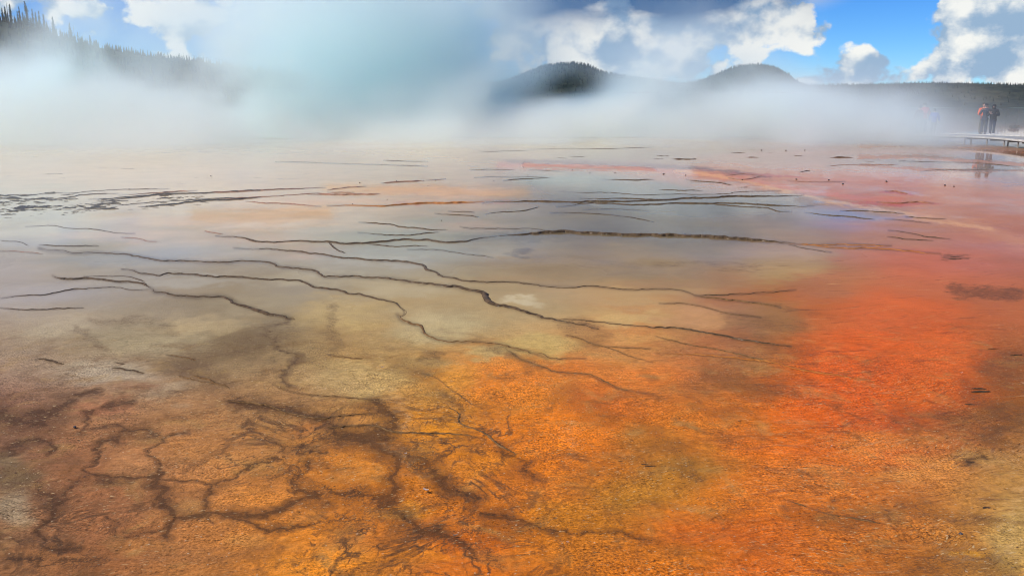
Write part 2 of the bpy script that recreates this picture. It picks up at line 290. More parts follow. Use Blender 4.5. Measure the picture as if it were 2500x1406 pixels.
# bands of darker mat, and a darker strip along the boardwalk: (chart width, strength, line)
STAINS = [
    (10.3,0.8,[(-2.94,5.45),(-2.94,5.58),(-2.87,5.66)]),
    (28.0,0.75,[(-2.94,5.45),(-2.95,5.31),(-3.02,5.1),(-3.18,5.17),(-3.32,5.24)]),
    (11.2,0.8,[(-2.53,5.43),(-2.65,5.3),(-2.69,5.17),(-2.66,5.04),(-2.62,4.91)]),
    (11.2,0.7,[(-2.63,4.86),(-2.49,4.92),(-2.33,4.91),(-2.16,4.81)]),
    (10.3,0.9,[(-2.31,4.75),(-2.41,4.72),(-2.41,4.61),(-2.34,4.45),(-2.27,4.29),(-2.15,4.23),(-2.02,4.22),(-1.95,4.23),(-1.89,4.25)]),
    (7.5,0.8,[(-1.98,4.86),(-2.06,4.75),(-2.08,4.64),(-2.06,4.54),(-1.96,4.45),(-1.9,4.37),(-1.93,4.29),(-1.93,4.22)]),
    (22.4,0.9,[(-1.94,4.25),(-1.84,4.13),(-1.76,3.97),(-1.67,3.81),(-1.63,3.67),(-1.6,3.58)]),
    (6.1,0.8,[(-1.89,4.25),(-1.77,4.22),(-1.59,4.17),(-1.5,4.22),(-1.48,4.29),(-1.45,4.39),(-1.35,4.47)]),
    (9.3,0.8,[(-1.58,4.17),(-1.55,4.04),(-1.47,3.81),(-1.41,3.71)]),
    (13.1,0.95,[(-1.66,3.81),(-1.54,3.78),(-1.41,3.77),(-1.3,3.79),(-1.21,3.83),(-1.13,3.89),(-1.04,3.97),(-0.94,3.99)]),
    (8.4,0.8,[(-1.41,3.77),(-1.24,3.71),(-1.14,3.65),(-1.06,3.69),(-0.89,3.79)]),
    (18.7,0.6,[(-2.27,4.29),(-2.3,4.2),(-2.25,4.06),(-2.24,3.95),(-2.4,4.06),(-2.48,4.15)]),
    (16.8,0.85,[(-2.24,3.95),(-2.22,3.77),(-2.16,3.56),(-2.06,3.46),(-1.94,3.45)]),
    (13.1,0.8,[(-2.9,4.53),(-2.93,4.7),(-2.83,4.75),(-2.69,4.64),(-2.63,4.55)]),
    (8.4,0.6,[(-1.82,3.59),(-1.73,3.63),(-1.65,3.67)]),
    (11.7,0.6,[(-1.97,3.79),(-1.9,3.69),(-1.87,3.58)]),
    (6.1,0.6,[(-1.68,4.85),(-1.57,4.78),(-1.44,4.67),(-1.35,4.61),(-1.19,4.61),(-1.07,4.64)]),
    (10.3,0.75,[(-1.13,4.45),(-1.14,4.25),(-1.16,4.13),(-1.1,4.02)]),
    (5.6,0.6,[(-1.35,4.47),(-1.21,4.37),(-1.12,4.32)]),
    (28.0,0.8,[(-0.93,3.99),(-1.06,4.06),(-1.14,4.1)]),
    (39.6,0.5,[(-1.99,7.28),(-2.15,6.96),(-2.33,6.78),(-2.39,6.51),(-2.44,6.3),(-2.38,6.01),(-2.07,5.77)]),
    (11.2,0.7,[(-2.04,7.62),(-2.1,7.21),(-1.92,6.78),(-1.73,6.45),(-1.71,6.1),(-1.61,5.73)]),
    (18.7,0.8,[(-1.89,5.43),(-1.6,5.31),(-1.37,5.14),(-1.14,4.97)]),
    (32.6,0.5,[(-2.7,4.2),(-2.61,4.25),(-2.48,4.15)]),
    (18.7,0.6,[(-2.21,3.36),(-2.11,3.35),(-1.97,3.36),(-1.8,3.36)]),
    (18.7,0.45,[(-3.77,7.48),(-3.44,7.51),(-3.04,7.38)]),
    (14.0,0.45,[(-3.84,7.34),(-3.43,6.84),(-3.29,6.67)]),
    (28.0,0.85,[(-1.12,4.88),(-0.93,4.78),(-0.76,4.85),(-0.74,5.0),(-0.83,5.28),(-0.87,5.39)]),
    (30.8,0.95,[(-0.86,4.75),(-0.72,4.55),(-0.62,4.32),(-0.58,4.13),(-0.59,3.99),(-0.63,3.95)]),
    (25.7,0.8,[(-0.64,4.55),(-0.52,4.45),(-0.41,4.29),(-0.34,4.13),(-0.26,4.02),(-0.16,3.97)]),
    (19.6,0.8,[(-0.6,3.89),(-0.5,3.77),(-0.4,3.65),(-0.32,3.6),(-0.21,3.51),(-0.14,3.45)]),
    (17.7,0.7,[(-0.95,4.08),(-0.79,4.02),(-0.63,3.95)]),
    (12.1,0.85,[(-0.13,3.85),(-0.01,3.84),(0.07,3.77)]),
    (9.3,0.6,[(0.07,3.77),(0.17,3.67),(0.3,3.62),(0.47,3.64),(0.6,3.6)]),
    (21.0,0.55,[(-0.1,4.72),(-0.02,4.55),(0.09,4.37),(0.14,4.27)]),
    (37.3,0.4,[(0.37,5.58),(0.48,5.28),(0.6,5.24)]),
    (21.0,0.35,[(0.58,4.5),(0.68,4.45),(0.78,4.37)]),
    (28.0,0.5,[(-0.86,6.2),(-0.69,6.06),(-0.56,5.88)]),
    (18.7,0.55,[(-0.64,6.51),(-0.52,6.43)]),
    (14.0,0.5,[(-0.18,6.61),(0.02,6.4),(0.2,6.2)]),
    (28.0,0.5,[(-0.16,3.97),(-0.06,3.77),(0.03,3.67),(-0.1,3.5),(-0.05,3.35)]),
    (18.7,0.5,[(-1.76,7.92),(-1.48,6.9),(-1.52,6.78)]),
    (12.1,0.5,[(-0.43,5.62),(-0.31,5.43)]),
    (28.0,0.45,[(0.48,7.34),(0.73,7.28),(0.73,6.9),(0.55,7.08)]),
    (23.3,0.5,[(-0.89,3.81),(-0.74,3.73),(-0.67,3.85),(-0.46,3.64)]),
    (19.6,0.4,[(2.04,7.69),(2.23,7.41),(2.63,7.45)]),
    (14.0,0.4,[(1.94,6.96),(2.21,6.78),(2.42,6.61)]),
    (28.0,0.38,[(1.46,6.25),(1.6,5.66),(1.81,5.7)]),
    (18.7,0.4,[(1.22,5.46),(1.28,5.17),(1.47,5.31)]),
    (51.3,0.42,[(3.57,6.1),(3.5,5.79),(3.34,5.46),(3.32,5.24)]),
    (32.7,0.5,[(3.17,5.62),(3.1,5.31),(3.04,5.04)]),
    (28.0,0.5,[(3.97,6.35),(3.8,6.4),(3.55,6.15)]),
    (28.0,0.4,[(0.86,4.84),(0.92,4.55),(0.97,4.37),(0.98,4.2)]),
    (10.3,0.8,[(2.47,4.39),(2.62,4.45)]),
    (23.3,0.45,[(1.92,3.87),(2.06,3.77),(2.17,3.71),(2.31,3.73)]),
    (18.7,0.5,[(1.41,3.89),(1.52,3.8),(1.68,3.75),(1.85,3.71)]),
    (42.0,0.5,[(1.7,3.29),(1.91,3.38),(2.09,3.33)]),
    (9.3,0.6,[(1.61,3.91),(1.72,3.95)]),
    (23.3,0.4,[(2.44,5.17),(2.63,5.17),(2.72,5.1)]),
    (23.3,0.5,[(3.16,5.04),(2.79,4.78)]),
    (13.0,0.85,[(4.73,8.97),(4.91,8.89),(5.1,8.82),(5.34,8.74)]),
    (6.5,0.8,[(5.65,10.99),(5.81,10.93),(5.91,10.82)]),
    (7.0,0.45,[(0.06,11.55),(0.26,11.55)]),
    (10.8,0.35,[(2.61,8.08),(2.91,7.89)]),
    (4.5,0.45,[(-1.12,32.48),(0.45,31.28),(2.68,29.68),(4.7,28.16)]),
    (5.0,0.4,[(4.73,28.36),(6.04,27.66),(6.88,25.47)]),
    (10.1,0.35,[(1.79,10.46),(2.35,10.51),(3.04,10.36)]),
    (19.2,0.25,[(0.33,10.93),(0.98,10.55),(1.62,10.46)]),
    (9,0.85,[(33,35),(30,41.5),(27.5,46.5),(24.5,51),(20,55)]),  # darker strip of ground along and under the boardwalk
]
CRUSTS = [
    (15.9,0.8,[(-0.88,5.62),(-0.77,5.58),(-0.71,5.31),(-0.66,5.04),(-0.68,4.91)]),
    (12.1,0.7,[(-0.8,4.72),(-0.7,4.61),(-0.58,4.47)]),
    (9.3,0.6,[(-1.27,5.58),(-1.49,5.66),(-1.61,5.77),(-1.72,6.25),(-1.72,6.61)]),
    (6.5,0.6,[(-0.43,5.68),(-0.41,5.54),(-0.32,5.17),(-0.33,5.04)]),
    (7.5,0.6,[(-0.25,5.88),(-0.27,5.62)]),
    (12.1,0.7,[(0.33,5.04),(0.39,4.88),(0.34,4.55)]),
    (6.5,0.5,[(-1.73,5.04),(-1.65,4.85),(-1.49,4.67)]),
    (6.5,0.5,[(-2.27,4.67),(-2.36,4.64),(-2.31,4.45)]),
    (14.0,0.5,[(-1.89,5.62),(-1.65,5.46),(-1.37,5.39)]),
    (14.0,0.6,[(-0.57,4.39),(-0.47,4.2),(-0.41,4.2)]),
    (18.7,0.5,[(-0.35,4.45),(-0.25,4.2),(-0.06,4.06)]),
    (23.3,0.6,[(3.01,4.72),(2.8,4.5),(2.47,4.29)]),
    (28.0,0.7,[(2.57,3.97),(2.41,3.77),(2.18,3.41)]),
    (10.3,0.6,[(1.98,4.28),(2.22,4.31)]),
    (11.2,0.7,[(1.91,3.46),(1.97,3.41),(2.06,3.4)]),
    (6.5,0.6,[(2.57,5.77),(2.71,5.66)]),
    (5.0,0.6,[(5.39,24.64),(5.99,22.88),(6.35,20.19),(6.89,18.36),(7.22,17.22),(7.4,15.98)]),
    (12.2,0.45,[(7.43,16.96),(7.4,15.1),(7.7,13.95),(8.13,13.44)]),
    (1.3,0.6,[(-0.64,10.06),(-0.32,9.94),(-0.01,9.82),(0.29,9.7)]),
    (1.3,0.6,[(-0.22,10.95),(0.09,10.98),(0.42,10.69)]),
    (7.2,0.8,[(6.1,18.06),(6.31,17.77)]),
    (5.8,0.7,[(-0.19,8.43),(-0.03,8.37)]),
    (2.6,0.5,[(-0.31,8.74),(-0.08,8.62)]),
    (43.2,0.35,[(6.74,15.1),(6.33,13.6),(6.01,12.66)]),
    (18.7,0.4,[(3.17,7.21),(3.18,6.84),(2.92,6.78)]),
    (28.0,0.4,[(-2.52,3.89),(-2.37,3.73),(-2.34,3.58)]),
]
DRY_BARS = [
    (6.4,1,[(13.6,33.66),(16.27,34.26),(16.73,31.19),(17.42,29.27)]),
    (7.7,1,[(17.98,44.63),(22.63,46.8),(22.8,42.65),(24.21,40.83)]),
    (3.4,1,[(11.85,29.27),(13.41,26.99),(15.86,26.61)]),
    (25.2,1,[(5.69,26.06),(7.52,23.35),(9.36,21.98),(10.76,19.66),(11.2,18.67)]),
    (7.0,1,[(0.41,28.8),(2.95,27.85),(4.5,26.97)]),
    (32.4,1,[(7.5,20.01),(8.56,17.22),(8.87,14.7)]),
    (16.0,1,[(-4.51,20.93),(-2.5,20.25),(-0.32,19.62),(0.29,19.93)]),
    (19.2,1,[(-5.82,15.67),(-4.5,15.29),(-3.4,15.67)]),
]
# crust clumps: (x, y, width, tint)
CLUMPS = [
    (-10.48,17.58,0.26,'k'),
    (-10.73,18.34,0.31,'k'),
    (-10.12,18.23,0.3,'k'),
    (-9.67,18.01,0.24,'k'),
    (-9.99,19.08,0.12,'k'),
    (-9.55,16.62,0.24,'k'),
    (-9.27,16.7,0.24,'k'),
    (-9.13,16.29,0.22,'k'),
    (-9.37,16.18,0.22,'k'),
    (-9.22,15.55,0.16,'k'),
    (-8.65,15.58,0.07,'k'),
    (-8.2,15.95,0.1,'k'),
    (-8.06,15.86,0.03,'k'),
    (-7.98,15.86,0.03,'k'),
    (-8.62,17.01,0.15,'k'),
    (-8.76,17.04,0.07,'k'),
    (-8.24,16.62,0.16,'k'),
    (-8.15,16.7,0.18,'k'),
    (-8.11,16.45,0.19,'k'),
    (-8.2,17.04,0.2,'k'),
    (-8.24,17.34,0.22,'k'),
    (-8.15,17.49,0.17,'k'),
    (-8.57,18.18,0.17,'k'),
    (-8.45,17.8,0.11,'k'),
    (-7.78,16.45,0.24,'k'),
    (-8.66,16.38,0.11,'k'),
    (-8.62,16.59,0.18,'k'),
    (-8.04,19.41,0.16,'k'),
    (-7.78,19.13,0.2,'k'),
    (-7.52,18.39,0.21,'k'),
    (-7.32,18.43,0.13,'k'),
    (-6.76,18.09,0.2,'k'),
    (-7.14,16.94,0.16,'k'),
    (-6.98,17.09,0.21,'k'),
    (-7.29,16.73,0.09,'k'),
    (-7.79,17.09,0.07,'k'),
    (-9.62,17.46,0.11,'k'),
    (-10.0,17.34,0.12,'k'),
    (-9.22,17.66,0.08,'k'),
    (-10.23,17.19,0.15,'k'),
    (-9.79,16.32,0.11,'k'),
    (-10.79,18.86,0.19,'k'),
    (-10.52,19.41,0.17,'k'),
    (-11.31,18.95,0.23,'k'),
    (-8.42,18.26,0.06,'k'),
    (-7.79,17.77,0.06,'k'),
    (-8.04,16.18,0.05,'k'),
    (-7.93,16.18,0.05,'k'),
    (-6.85,18.77,0.12,'k'),
    (-6.38,17.62,0.11,'k'),
    (-8.72,16.32,0.12,'k'),
    (-13.22,27.73,0.28,'f'),
    (-12.22,27.37,0.41,'f'),
    (-12.08,25.97,0.18,'f'),
    (-13.27,26.29,0.23,'f'),
    (-13.49,25.19,0.53,'f'),
    (-11.02,24.7,0.12,'f'),
    (-10.05,25.76,0.3,'f'),
    (-8.76,23.82,0.14,'f'),
    (-8.38,23.77,0.14,'f'),
    (-7.08,23.91,0.23,'f'),
    (-6.34,23.46,0.22,'f'),
    (-6.02,23.64,0.34,'f'),
    (-6.19,25.09,0.12,'f'),
    (-6.04,25.35,0.16,'f'),
    (-5.66,25.09,0.12,'f'),
    (-9.18,29.0,0.28,'f'),
    (-6.68,23.68,0.11,'f'),
    (-12.47,23.82,0.17,'f'),
    (-14.42,24.61,0.18,'f'),
    (-9.8,28.04,0.14,'f'),
    (-8.93,21.95,0.25,'f'),
    (-8.46,21.87,0.29,'f'),
    (-6.41,21.39,0.07,'f'),
    (-5.35,25.45,0.16,'f'),
    (-4.98,25.76,0.16,'f'),
    (-4.2,25.45,0.1,'f'),
    (-3.95,26.79,0.12,'f'),
    (-4.0,27.14,0.11,'f'),
    (10.99,39.55,0.18,'m'),
    (9.72,37.1,0.6,'m'),
    (9.41,33.68,0.54,'m'),
    (6.53,32.52,0.86,'m'),
    (6.07,34.71,0.43,'m'),
    (7.6,31.09,0.11,'m'),
    (12.86,33.58,0.93,'m'),
    (12.95,31.09,0.26,'m'),
    (9.17,26.68,0.34,'m'),
    (14.18,31.26,0.36,'m'),
    (11.08,36.98,0.2,'m'),
    (11.6,34.93,0.32,'m'),
    (5.56,32.71,0.34,'m'),
    (5.68,20.95,0.3,'m'),
    (5.81,11.03,0.13,'m'),
    (5.8,10.9,0.11,'m'),
    (5.71,10.92,0.09,'m'),
    (5.95,10.97,0.09,'m'),
    (5.74,10.88,0.17,'m'),
    (2.5,4.01,0.1,'m'),
    (2.52,3.96,0.09,'m'),
    (2.31,3.86,0.11,'m'),
    (2.29,3.85,0.05,'m'),
    (1.84,4.26,0.04,'m'),
    (1.6,4.42,0.02,'m'),
    (3.26,5.68,0.09,'m'),
    (2.55,4.42,0.08,'m'),
    (3.92,6.69,0.09,'m'),
    (4.0,6.51,0.09,'m'),
    (3.24,5.62,0.13,'m'),
    (3.02,5.35,0.1,'m'),
    (1.08,7.04,0.04,'m'),
    (0.76,4.37,0.06,'m'),
    (0.73,4.39,0.04,'m'),
    (-0.67,4.52,0.02,'m'),
]
PEBBLES = [
    (9.84,22.51,0.059,'far'),
    (8.49,22.97,0.051,'far'),
    (8.41,21.77,0.056,'far'),
    (7.7,23.21,0.051,'far'),
    (10.84,21.43,0.05,'far'),
    (10.9,21.11,0.041,'far'),
    (5.0,24.69,0.039,'far'),
    (4.45,25.19,0.053,'far'),
    (6.21,23.11,0.041,'far'),
    (11.35,39.28,0.071,'far'),
    (12.34,38.87,0.07,'far'),
    (13.33,39.28,0.057,'far'),
    (-3.94,22.18,0.035,'far'),
    (-3.07,22.74,0.032,'far'),
    (-2.1,21.39,0.023,'far'),
    (-0.48,22.83,0.025,'far'),
    (3.08,25.65,0.032,'far'),
    (2.32,25.55,0.032,'far'),
    (1.88,26.79,0.033,'far'),
    (0.38,28.04,0.034,'far'),
    (0.46,24.75,0.027,'far'),
    (-3.23,17.26,0.02,'far'),
    (-2.65,18.11,0.02,'far'),
    (-1.22,14.69,0.02,'far'),
    (-2.05,22.95,0.028,'far'),
    (-9.14,20.42,0.034,'far'),
    (-8.55,24.37,0.036,'far'),
    (-2.68,4.94,0.02,'n'),
    (2.06,3.6,0.02,'n'),
]
FLAKES = [
    (-0.44,4.04,0.033,'flake'),
    (-0.6,4.51,0.018,'flake'),
    (-0.97,6.14,0.022,'flake'),
    (1.84,4.62,0.013,'flake'),
    (0.25,3.51,0.011,'flake'),
    (-0.27,3.58,0.024,'twig'),
    (3.3,6.0,0.021,'flake'),
]
# mat colours: (x, y, sRGB)
MAT = [
    (-29.61,50.02,196,190,180),
    (-15.4,50.02,190,188,176),
    (-5.92,50.02,200,190,160),
    (3.55,50.02,200,185,150),
    (10.66,50.02,180,160,140),
    (17.76,50.02,174,142,128),
    (27.24,50.02,168,136,126),
    (-19.97,33.61,205,190,175),
    (-11.98,33.61,205,188,172),
    (-5.59,33.61,200,180,160),
    (0.0,33.61,190,170,150),
    (5.59,33.61,165,150,140),
    (11.98,33.61,172,136,124),
    (19.17,33.61,152,130,126),
    (-14.61,24.49,205,188,178),
    (-9.94,24.49,210,188,174),
    (-5.26,24.49,208,180,160),
    (-1.17,24.49,195,165,145),
    (1.75,24.49,140,145,140),
    (5.26,24.49,200,135,105),
    (8.77,24.49,194,134,108),
    (14.03,24.49,178,132,116),
    (-10.31,17.16,180,178,172),
    (-7.01,17.16,200,180,165),
    (-3.71,17.16,208,165,135),
    (-0.83,17.16,195,150,120),
    (0.83,17.16,140,130,112),
    (2.89,17.16,130,122,105),
    (5.36,17.16,130,120,110),
    (7.43,17.16,190,128,102),
    (9.9,17.16,186,122,102),
    (-8.24,13.62,175,168,160),
    (-5.93,13.62,185,165,150),
    (-3.76,13.62,192,155,130),
    (-2.31,13.62,150,140,120),
    (0.33,13.62,135,122,98),
    (2.96,13.62,130,118,92),
    (4.61,13.62,150,125,100),
    (6.26,13.62,180,122,104),
    (7.91,13.62,184,114,96),
    (-6.32,10.37,165,158,148),
    (-4.81,10.37,160,155,140),
    (-2.78,10.37,155,145,122),
    (-1.26,10.37,152,142,115),
    (0.25,10.37,148,126,92),
    (2.28,10.37,148,124,86),
    (3.54,10.37,165,130,95),
    (4.4,10.37,190,106,88),
    (6.07,10.37,180,98,88),
    (-5.03,8.16,165,150,125),
    (-3.82,8.16,158,144,115),
    (-2.61,8.16,150,135,102),
    (-1.01,8.16,165,148,105),
    (0.2,8.16,178,158,110),
    (1.41,8.16,178,146,90),
    (2.41,8.16,150,112,85),
    (3.02,8.16,180,98,68),
    (3.82,8.16,202,96,60),
    (4.83,8.16,182,98,70),
    (-4.17,6.7,158,135,110),
    (-3.51,6.7,155,140,112),
    (-2.67,6.7,140,120,85),
    (-1.84,6.7,140,118,80),
    (-0.83,6.7,165,140,90),
    (0.17,6.7,172,146,90),
    (0.83,6.7,192,130,68),
    (1.67,6.7,170,108,62),
    (2.27,6.7,175,95,55),
    (2.77,6.7,207,92,42),
    (3.34,6.7,205,90,42),
    (4.01,6.7,165,92,62),
    (-3.57,5.67,130,98,72),
    (-2.85,5.67,140,115,85),
    (-2.28,5.67,145,122,85),
    (-1.57,5.67,160,130,82),
    (-0.71,5.67,195,135,58),
    (0.0,5.67,210,122,38),
    (0.71,5.67,208,110,42),
    (1.57,5.67,185,105,55),
    (2.14,5.67,208,85,26),
    (2.85,5.67,202,84,30),
    (3.42,5.67,130,80,52),
    (-3.11,4.9,132,92,68),
    (-2.37,4.9,165,118,78),
    (-1.87,4.9,188,132,78),
    (-1.25,4.9,175,115,50),
    (-0.62,4.9,212,130,38),
    (0.12,4.9,225,122,25),
    (0.62,4.9,195,100,34),
    (1.12,4.9,195,115,48),
    (1.49,4.9,212,115,38),
    (2.12,4.9,212,95,26),
    (2.62,4.9,200,105,48),
    (2.99,4.9,145,95,55),
    (-2.62,4.05,135,115,90),
    (-2.2,4.05,145,98,66),
    (-1.78,4.05,158,108,66),
    (-1.36,4.05,195,128,58),
    (-0.84,4.05,200,125,42),
    (-0.52,4.05,165,95,38),
    (-0.1,4.05,198,116,42),
    (0.42,4.05,188,120,50),
    (0.94,4.05,200,122,45),
    (1.36,4.05,208,112,40),
    (1.78,4.05,210,118,46),
    (2.2,4.05,190,108,48),
    (2.51,4.05,168,128,75),
    (-2.26,3.43,152,108,68),
    (-1.89,3.43,155,102,58),
    (-1.35,3.43,180,120,60),
    (-0.9,3.43,228,142,28),
    (-0.54,3.43,222,130,20),
    (-0.09,3.43,208,108,26),
    (0.27,3.43,192,110,34),
    (0.63,3.43,202,110,32),
    (1.08,3.43,202,98,26),
    (1.44,3.43,195,108,42),
    (1.71,3.43,175,105,45),
    (1.98,3.43,195,120,50),
    (2.16,3.43,190,150,90),
]
# distinct patches: (x, y, chart half-sizes, sRGB)
PATCHES = [
    (9.93,23.09,330,26,200,132,116),
    (9.91,18.77,200,30,194,126,112),
    (4.35,26.06,160,5,198,158,138),
    (-13.05,26.06,260,22,214,194,182),
    (-4.59,14.63,300,22,208,168,142),
    (-1.89,19.7,230,16,216,164,132),
    (-3.71,17.16,250,14,214,170,140),
    (-5.96,12.95,200,14,196,166,146),
    (1.32,23.09,120,14,132,158,160),
    (2.98,20.71,200,16,130,140,132),
    (3.71,17.16,260,26,128,126,112),
    (6.04,15.67,170,18,152,136,124),
    (15.11,31.77,200,10,140,130,140),
    (15.41,26.93,120,12,132,130,146),
    (3.38,10.65,120,60,172,142,108),
    (0.0,12.95,160,14,118,104,84),
    (1.3,10.65,300,40,150,128,90),
    (0.17,11.61,34,9,112,98,80),
    (-1.82,10.65,160,16,165,158,140),
    (-3.81,9.36,200,18,168,162,144),
    (-5.19,10.65,180,16,150,152,148),
    (0.08,8.27,60,10,196,184,146),
    (-0.63,7.51,130,42,190,174,128),
    (-1.65,7.95,120,40,186,160,98),
    (-1.1,5.9,170,50,190,166,112),
    (-2.76,7.44,120,26,182,162,120),
    (-2.1,6.7,130,60,126,106,76),
    (-2.25,9.36,160,20,172,160,126),
    (-2.67,8.34,150,16,160,146,112),
    (1.11,7.74,110,28,200,170,104),
    (1.08,6.98,90,18,206,154,88),
    (1.71,7.66,120,24,190,142,92),
    (0.27,6.7,110,28,186,164,104),
    (-0.16,6.58,70,20,176,158,108),
    (-1.12,9.14,160,20,176,160,118),
    (0.23,9.36,220,14,160,134,92),
    (1.07,8.72,220,20,182,150,96),
    (1.7,9.36,160,14,164,128,84),
    (-0.64,6.36,80,26,160,136,92),
    (-2.46,6.14,70,30,122,102,76),
    (-3.11,6.95,150,40,162,148,116),
    (-4.01,7.36,140,40,172,158,130),
    (-3.03,6.04,140,30,176,164,138),
    (-2.45,5.58,120,30,164,148,116),
    (1.11,5.99,140,50,218,122,54),
    (0.0,5.67,140,60,222,128,42),
    (0.22,4.9,170,70,234,130,22),
    (-0.49,5.04,80,45,226,146,42),
    (-0.48,5.95,80,30,208,142,60),
    (-0.23,4.46,110,40,212,130,48),
    (0.63,5.41,90,50,186,98,42),
    (0.63,4.97,100,40,176,98,40),
    (6.91,11.96,160,50,184,110,98),
    (4.93,9.59,170,60,196,100,78),
    (3.67,7.82,150,60,210,98,54),
    (2.86,6.58,140,60,212,94,38),
    (2.32,5.76,120,60,212,92,28),
    (1.94,5.18,110,50,212,98,30),
    (1.63,4.7,100,40,212,104,34),
    (3.45,6.58,110,60,204,98,52),
    (2.81,5.58,110,60,206,98,40),
    (2.35,7.66,110,50,150,112,90),
    (1.9,6.58,110,50,146,100,76),
    (1.5,5.85,110,60,160,102,66),
    (1.48,6.58,110,40,180,112,64),
    (3.36,9.14,90,50,172,106,92),
    (3.89,11.27,80,50,176,140,108),
    (0.89,4.35,170,55,152,108,58),
    (0.74,4.7,90,40,172,112,58),
    (1.41,4.67,110,50,220,114,36),
    (1.56,4.15,190,60,214,122,58),
    (0.97,3.66,190,60,204,100,28),
    (0.63,4.05,150,50,176,122,56),
    (0.33,3.78,150,50,186,118,44),
    (2.23,4.7,140,40,212,128,66),
    (2.19,4.25,130,40,206,138,76),
    (2.78,4.97,110,50,150,92,58),
    (3.69,6.14,60,40,146,86,64),
    (3.12,5.18,60,34,136,88,60),
    (-0.8,3.37,230,60,228,144,32),
    (-0.48,3.87,60,30,230,152,44),
    (-0.45,3.43,120,40,224,136,24),
    (-0.18,3.51,120,40,200,104,26),
    (-2.17,4.46,75,40,186,134,86),
    (-1.68,4.64,160,55,198,138,74),
    (-1.28,4.07,110,40,204,134,60),
    (-1.99,3.87,110,50,172,116,74),
    (-1.55,3.89,50,22,190,138,82),
    (-2.64,5.22,90,24,168,114,78),
    (-1.2,3.6,70,22,194,136,70),
    (-1.97,3.4,110,26,176,122,74),
    (-1.6,3.47,90,26,168,116,62),
    (-2.61,5.62,60,16,150,112,80),
    (-0.83,4.35,80,30,206,134,56),
    (-0.59,4.58,60,26,206,138,60),
    (-1.23,4.83,60,24,186,122,62),
    (-0.93,4.97,50,20,196,140,78),
    (2.27,3.62,60,100,198,164,106),
    (1.99,3.45,60,12,234,164,62),
    (2.6,4.41,90,30,172,132,84),
    (2.11,3.37,60,40,196,156,92),
    (-2.47,3.91,50,70,158,146,120),
    (-2.75,4.35,60,40,120,108,80),
]
# coloured bands: (chart width, strength, sRGB, line)
BANDS = [
    (8,0.95,(208,122,86),[(-0.42,29.26),(2.73,28.64),(4.55,27.29),(5.88,24.64),(6.61,21.26),(7.34,19.13),(8.11,17.77)]),
    (4,0.85,(136,92,88),[(-0.15,31.28),(2.89,30.35),(5.38,28.24),(6.63,26.23),(7.28,24.19)]),
    (3.2,0.62,(224,172,132),[(5.1,26.75),(5.85,24.49),(6.24,21.72),(6.55,18.18),(7.07,16.32),(7.42,14.63),(7.66,13.53)]),
    (2.5,0.8,(186,84,60),[(6.55,25.41),(7.45,24.79),(8.2,24.19)]),
    (3,0.7,(190,88,66),[(6.94,17.39),(7.71,17.24),(8.77,17.39)]),
    (2,0.7,(190,90,66),[(8.58,19.89),(9.08,19.32)]),
    (11,0.5,(208,140,112),[(7.53,15.8),(7.57,14.11),(7.48,12.34)]),
    (3,0.8,(190,140,134),[(13.37,33.88),(15.44,32.79),(16.86,30.81),(17.29,29.05)]),
    (3,0.8,(190,140,134),[(8.33,35.05),(15.18,37.63),(22.33,37.63)]),
    (2.5,0.7,(186,140,134),[(10.76,28.24),(12.76,26.75),(15.54,26.06)]),
    (4,0.8,(216,160,124),[(-4.66,17.62),(-2.56,17.77),(-0.59,17.46)]),
    (3,0.7,(200,120,80),[(-2.42,17.39),(-1.26,17.46),(0.0,17.62)]),
]

# ------------------------------------------------------------------ object helpers
def tag(o, label=None, cat=None, group=None, kind=None):
    if label: o['label'] = label
    if cat: o['category'] = cat
    if group: o['group'] = group
    if kind: o['kind'] = kind
    return o
def link(name, me, mat=None, parent=None):
    o = bpy.data.objects.new(name, me)
    COL.objects.link(o)
    if mat is not None and len(me.materials) == 0:
        me.materials.append(mat)
    if parent is not None:
        o.parent = parent
    return o
def empty(name, loc=(0, 0, 0), rz=0.0):
    o = bpy.data.objects.new(name, None)
    COL.objects.link(o)
    o.location = loc
    o.rotation_euler = (0, 0, rz)
    o.empty_display_size = 0.3
    return o
def mesh_np(name, V, Fq, smooth=True):
    """V (n,3), Fq (m,4) quads."""
    V = np.asarray(V, dtype=np.float32); Fq = np.asarray(Fq, dtype=np.int32)
    me = bpy.data.meshes.new(name)
    k = Fq.shape[1]
    me.vertices.add(len(V)); me.vertices.foreach_set('co', V.ravel())
    me.loops.add(Fq.size); me.loops.foreach_set('vertex_index', Fq.ravel())
    me.polygons.add(len(Fq))
    me.polygons.foreach_set('loop_start', np.arange(0, Fq.size, k, dtype=np.int32))
    me.polygons.foreach_set('loop_total', np.full(len(Fq), k, dtype=np.int32))
    me.polygons.foreach_set('use_smooth', np.full(len(Fq), smooth, dtype=bool))
    me.update(calc_edges=True)
    me.validate()
    return me
def bm_mesh(name, bm, smooth=False):
    me = bpy.data.meshes.new(name)
    bmesh.ops.recalc_face_normals(bm, faces=bm.faces)
    if smooth:
        for f in bm.faces: f.smooth = True
    bm.to_mesh(me); bm.free()
    return me
def box(bm, x0, x1, y0, y1, z0, z1, M=None):
    vs = [bm.verts.new(Vector(p)) for p in ((x0,y0,z0),(x1,y0,z0),(x1,y1,z0),(x0,y1,z0),(x0,y0,z1),(x1,y0,z1),(x1,y1,z1),(x0,y1,z1))]
    if M is not None:
        for q in vs: q.co = M @ q.co
    for f in ((3,2,1,0),(4,5,6,7),(0,1,5,4),(1,2,6,5),(2,3,7,6),(3,0,4,7)):
        bm.faces.new([vs[i] for i in f])

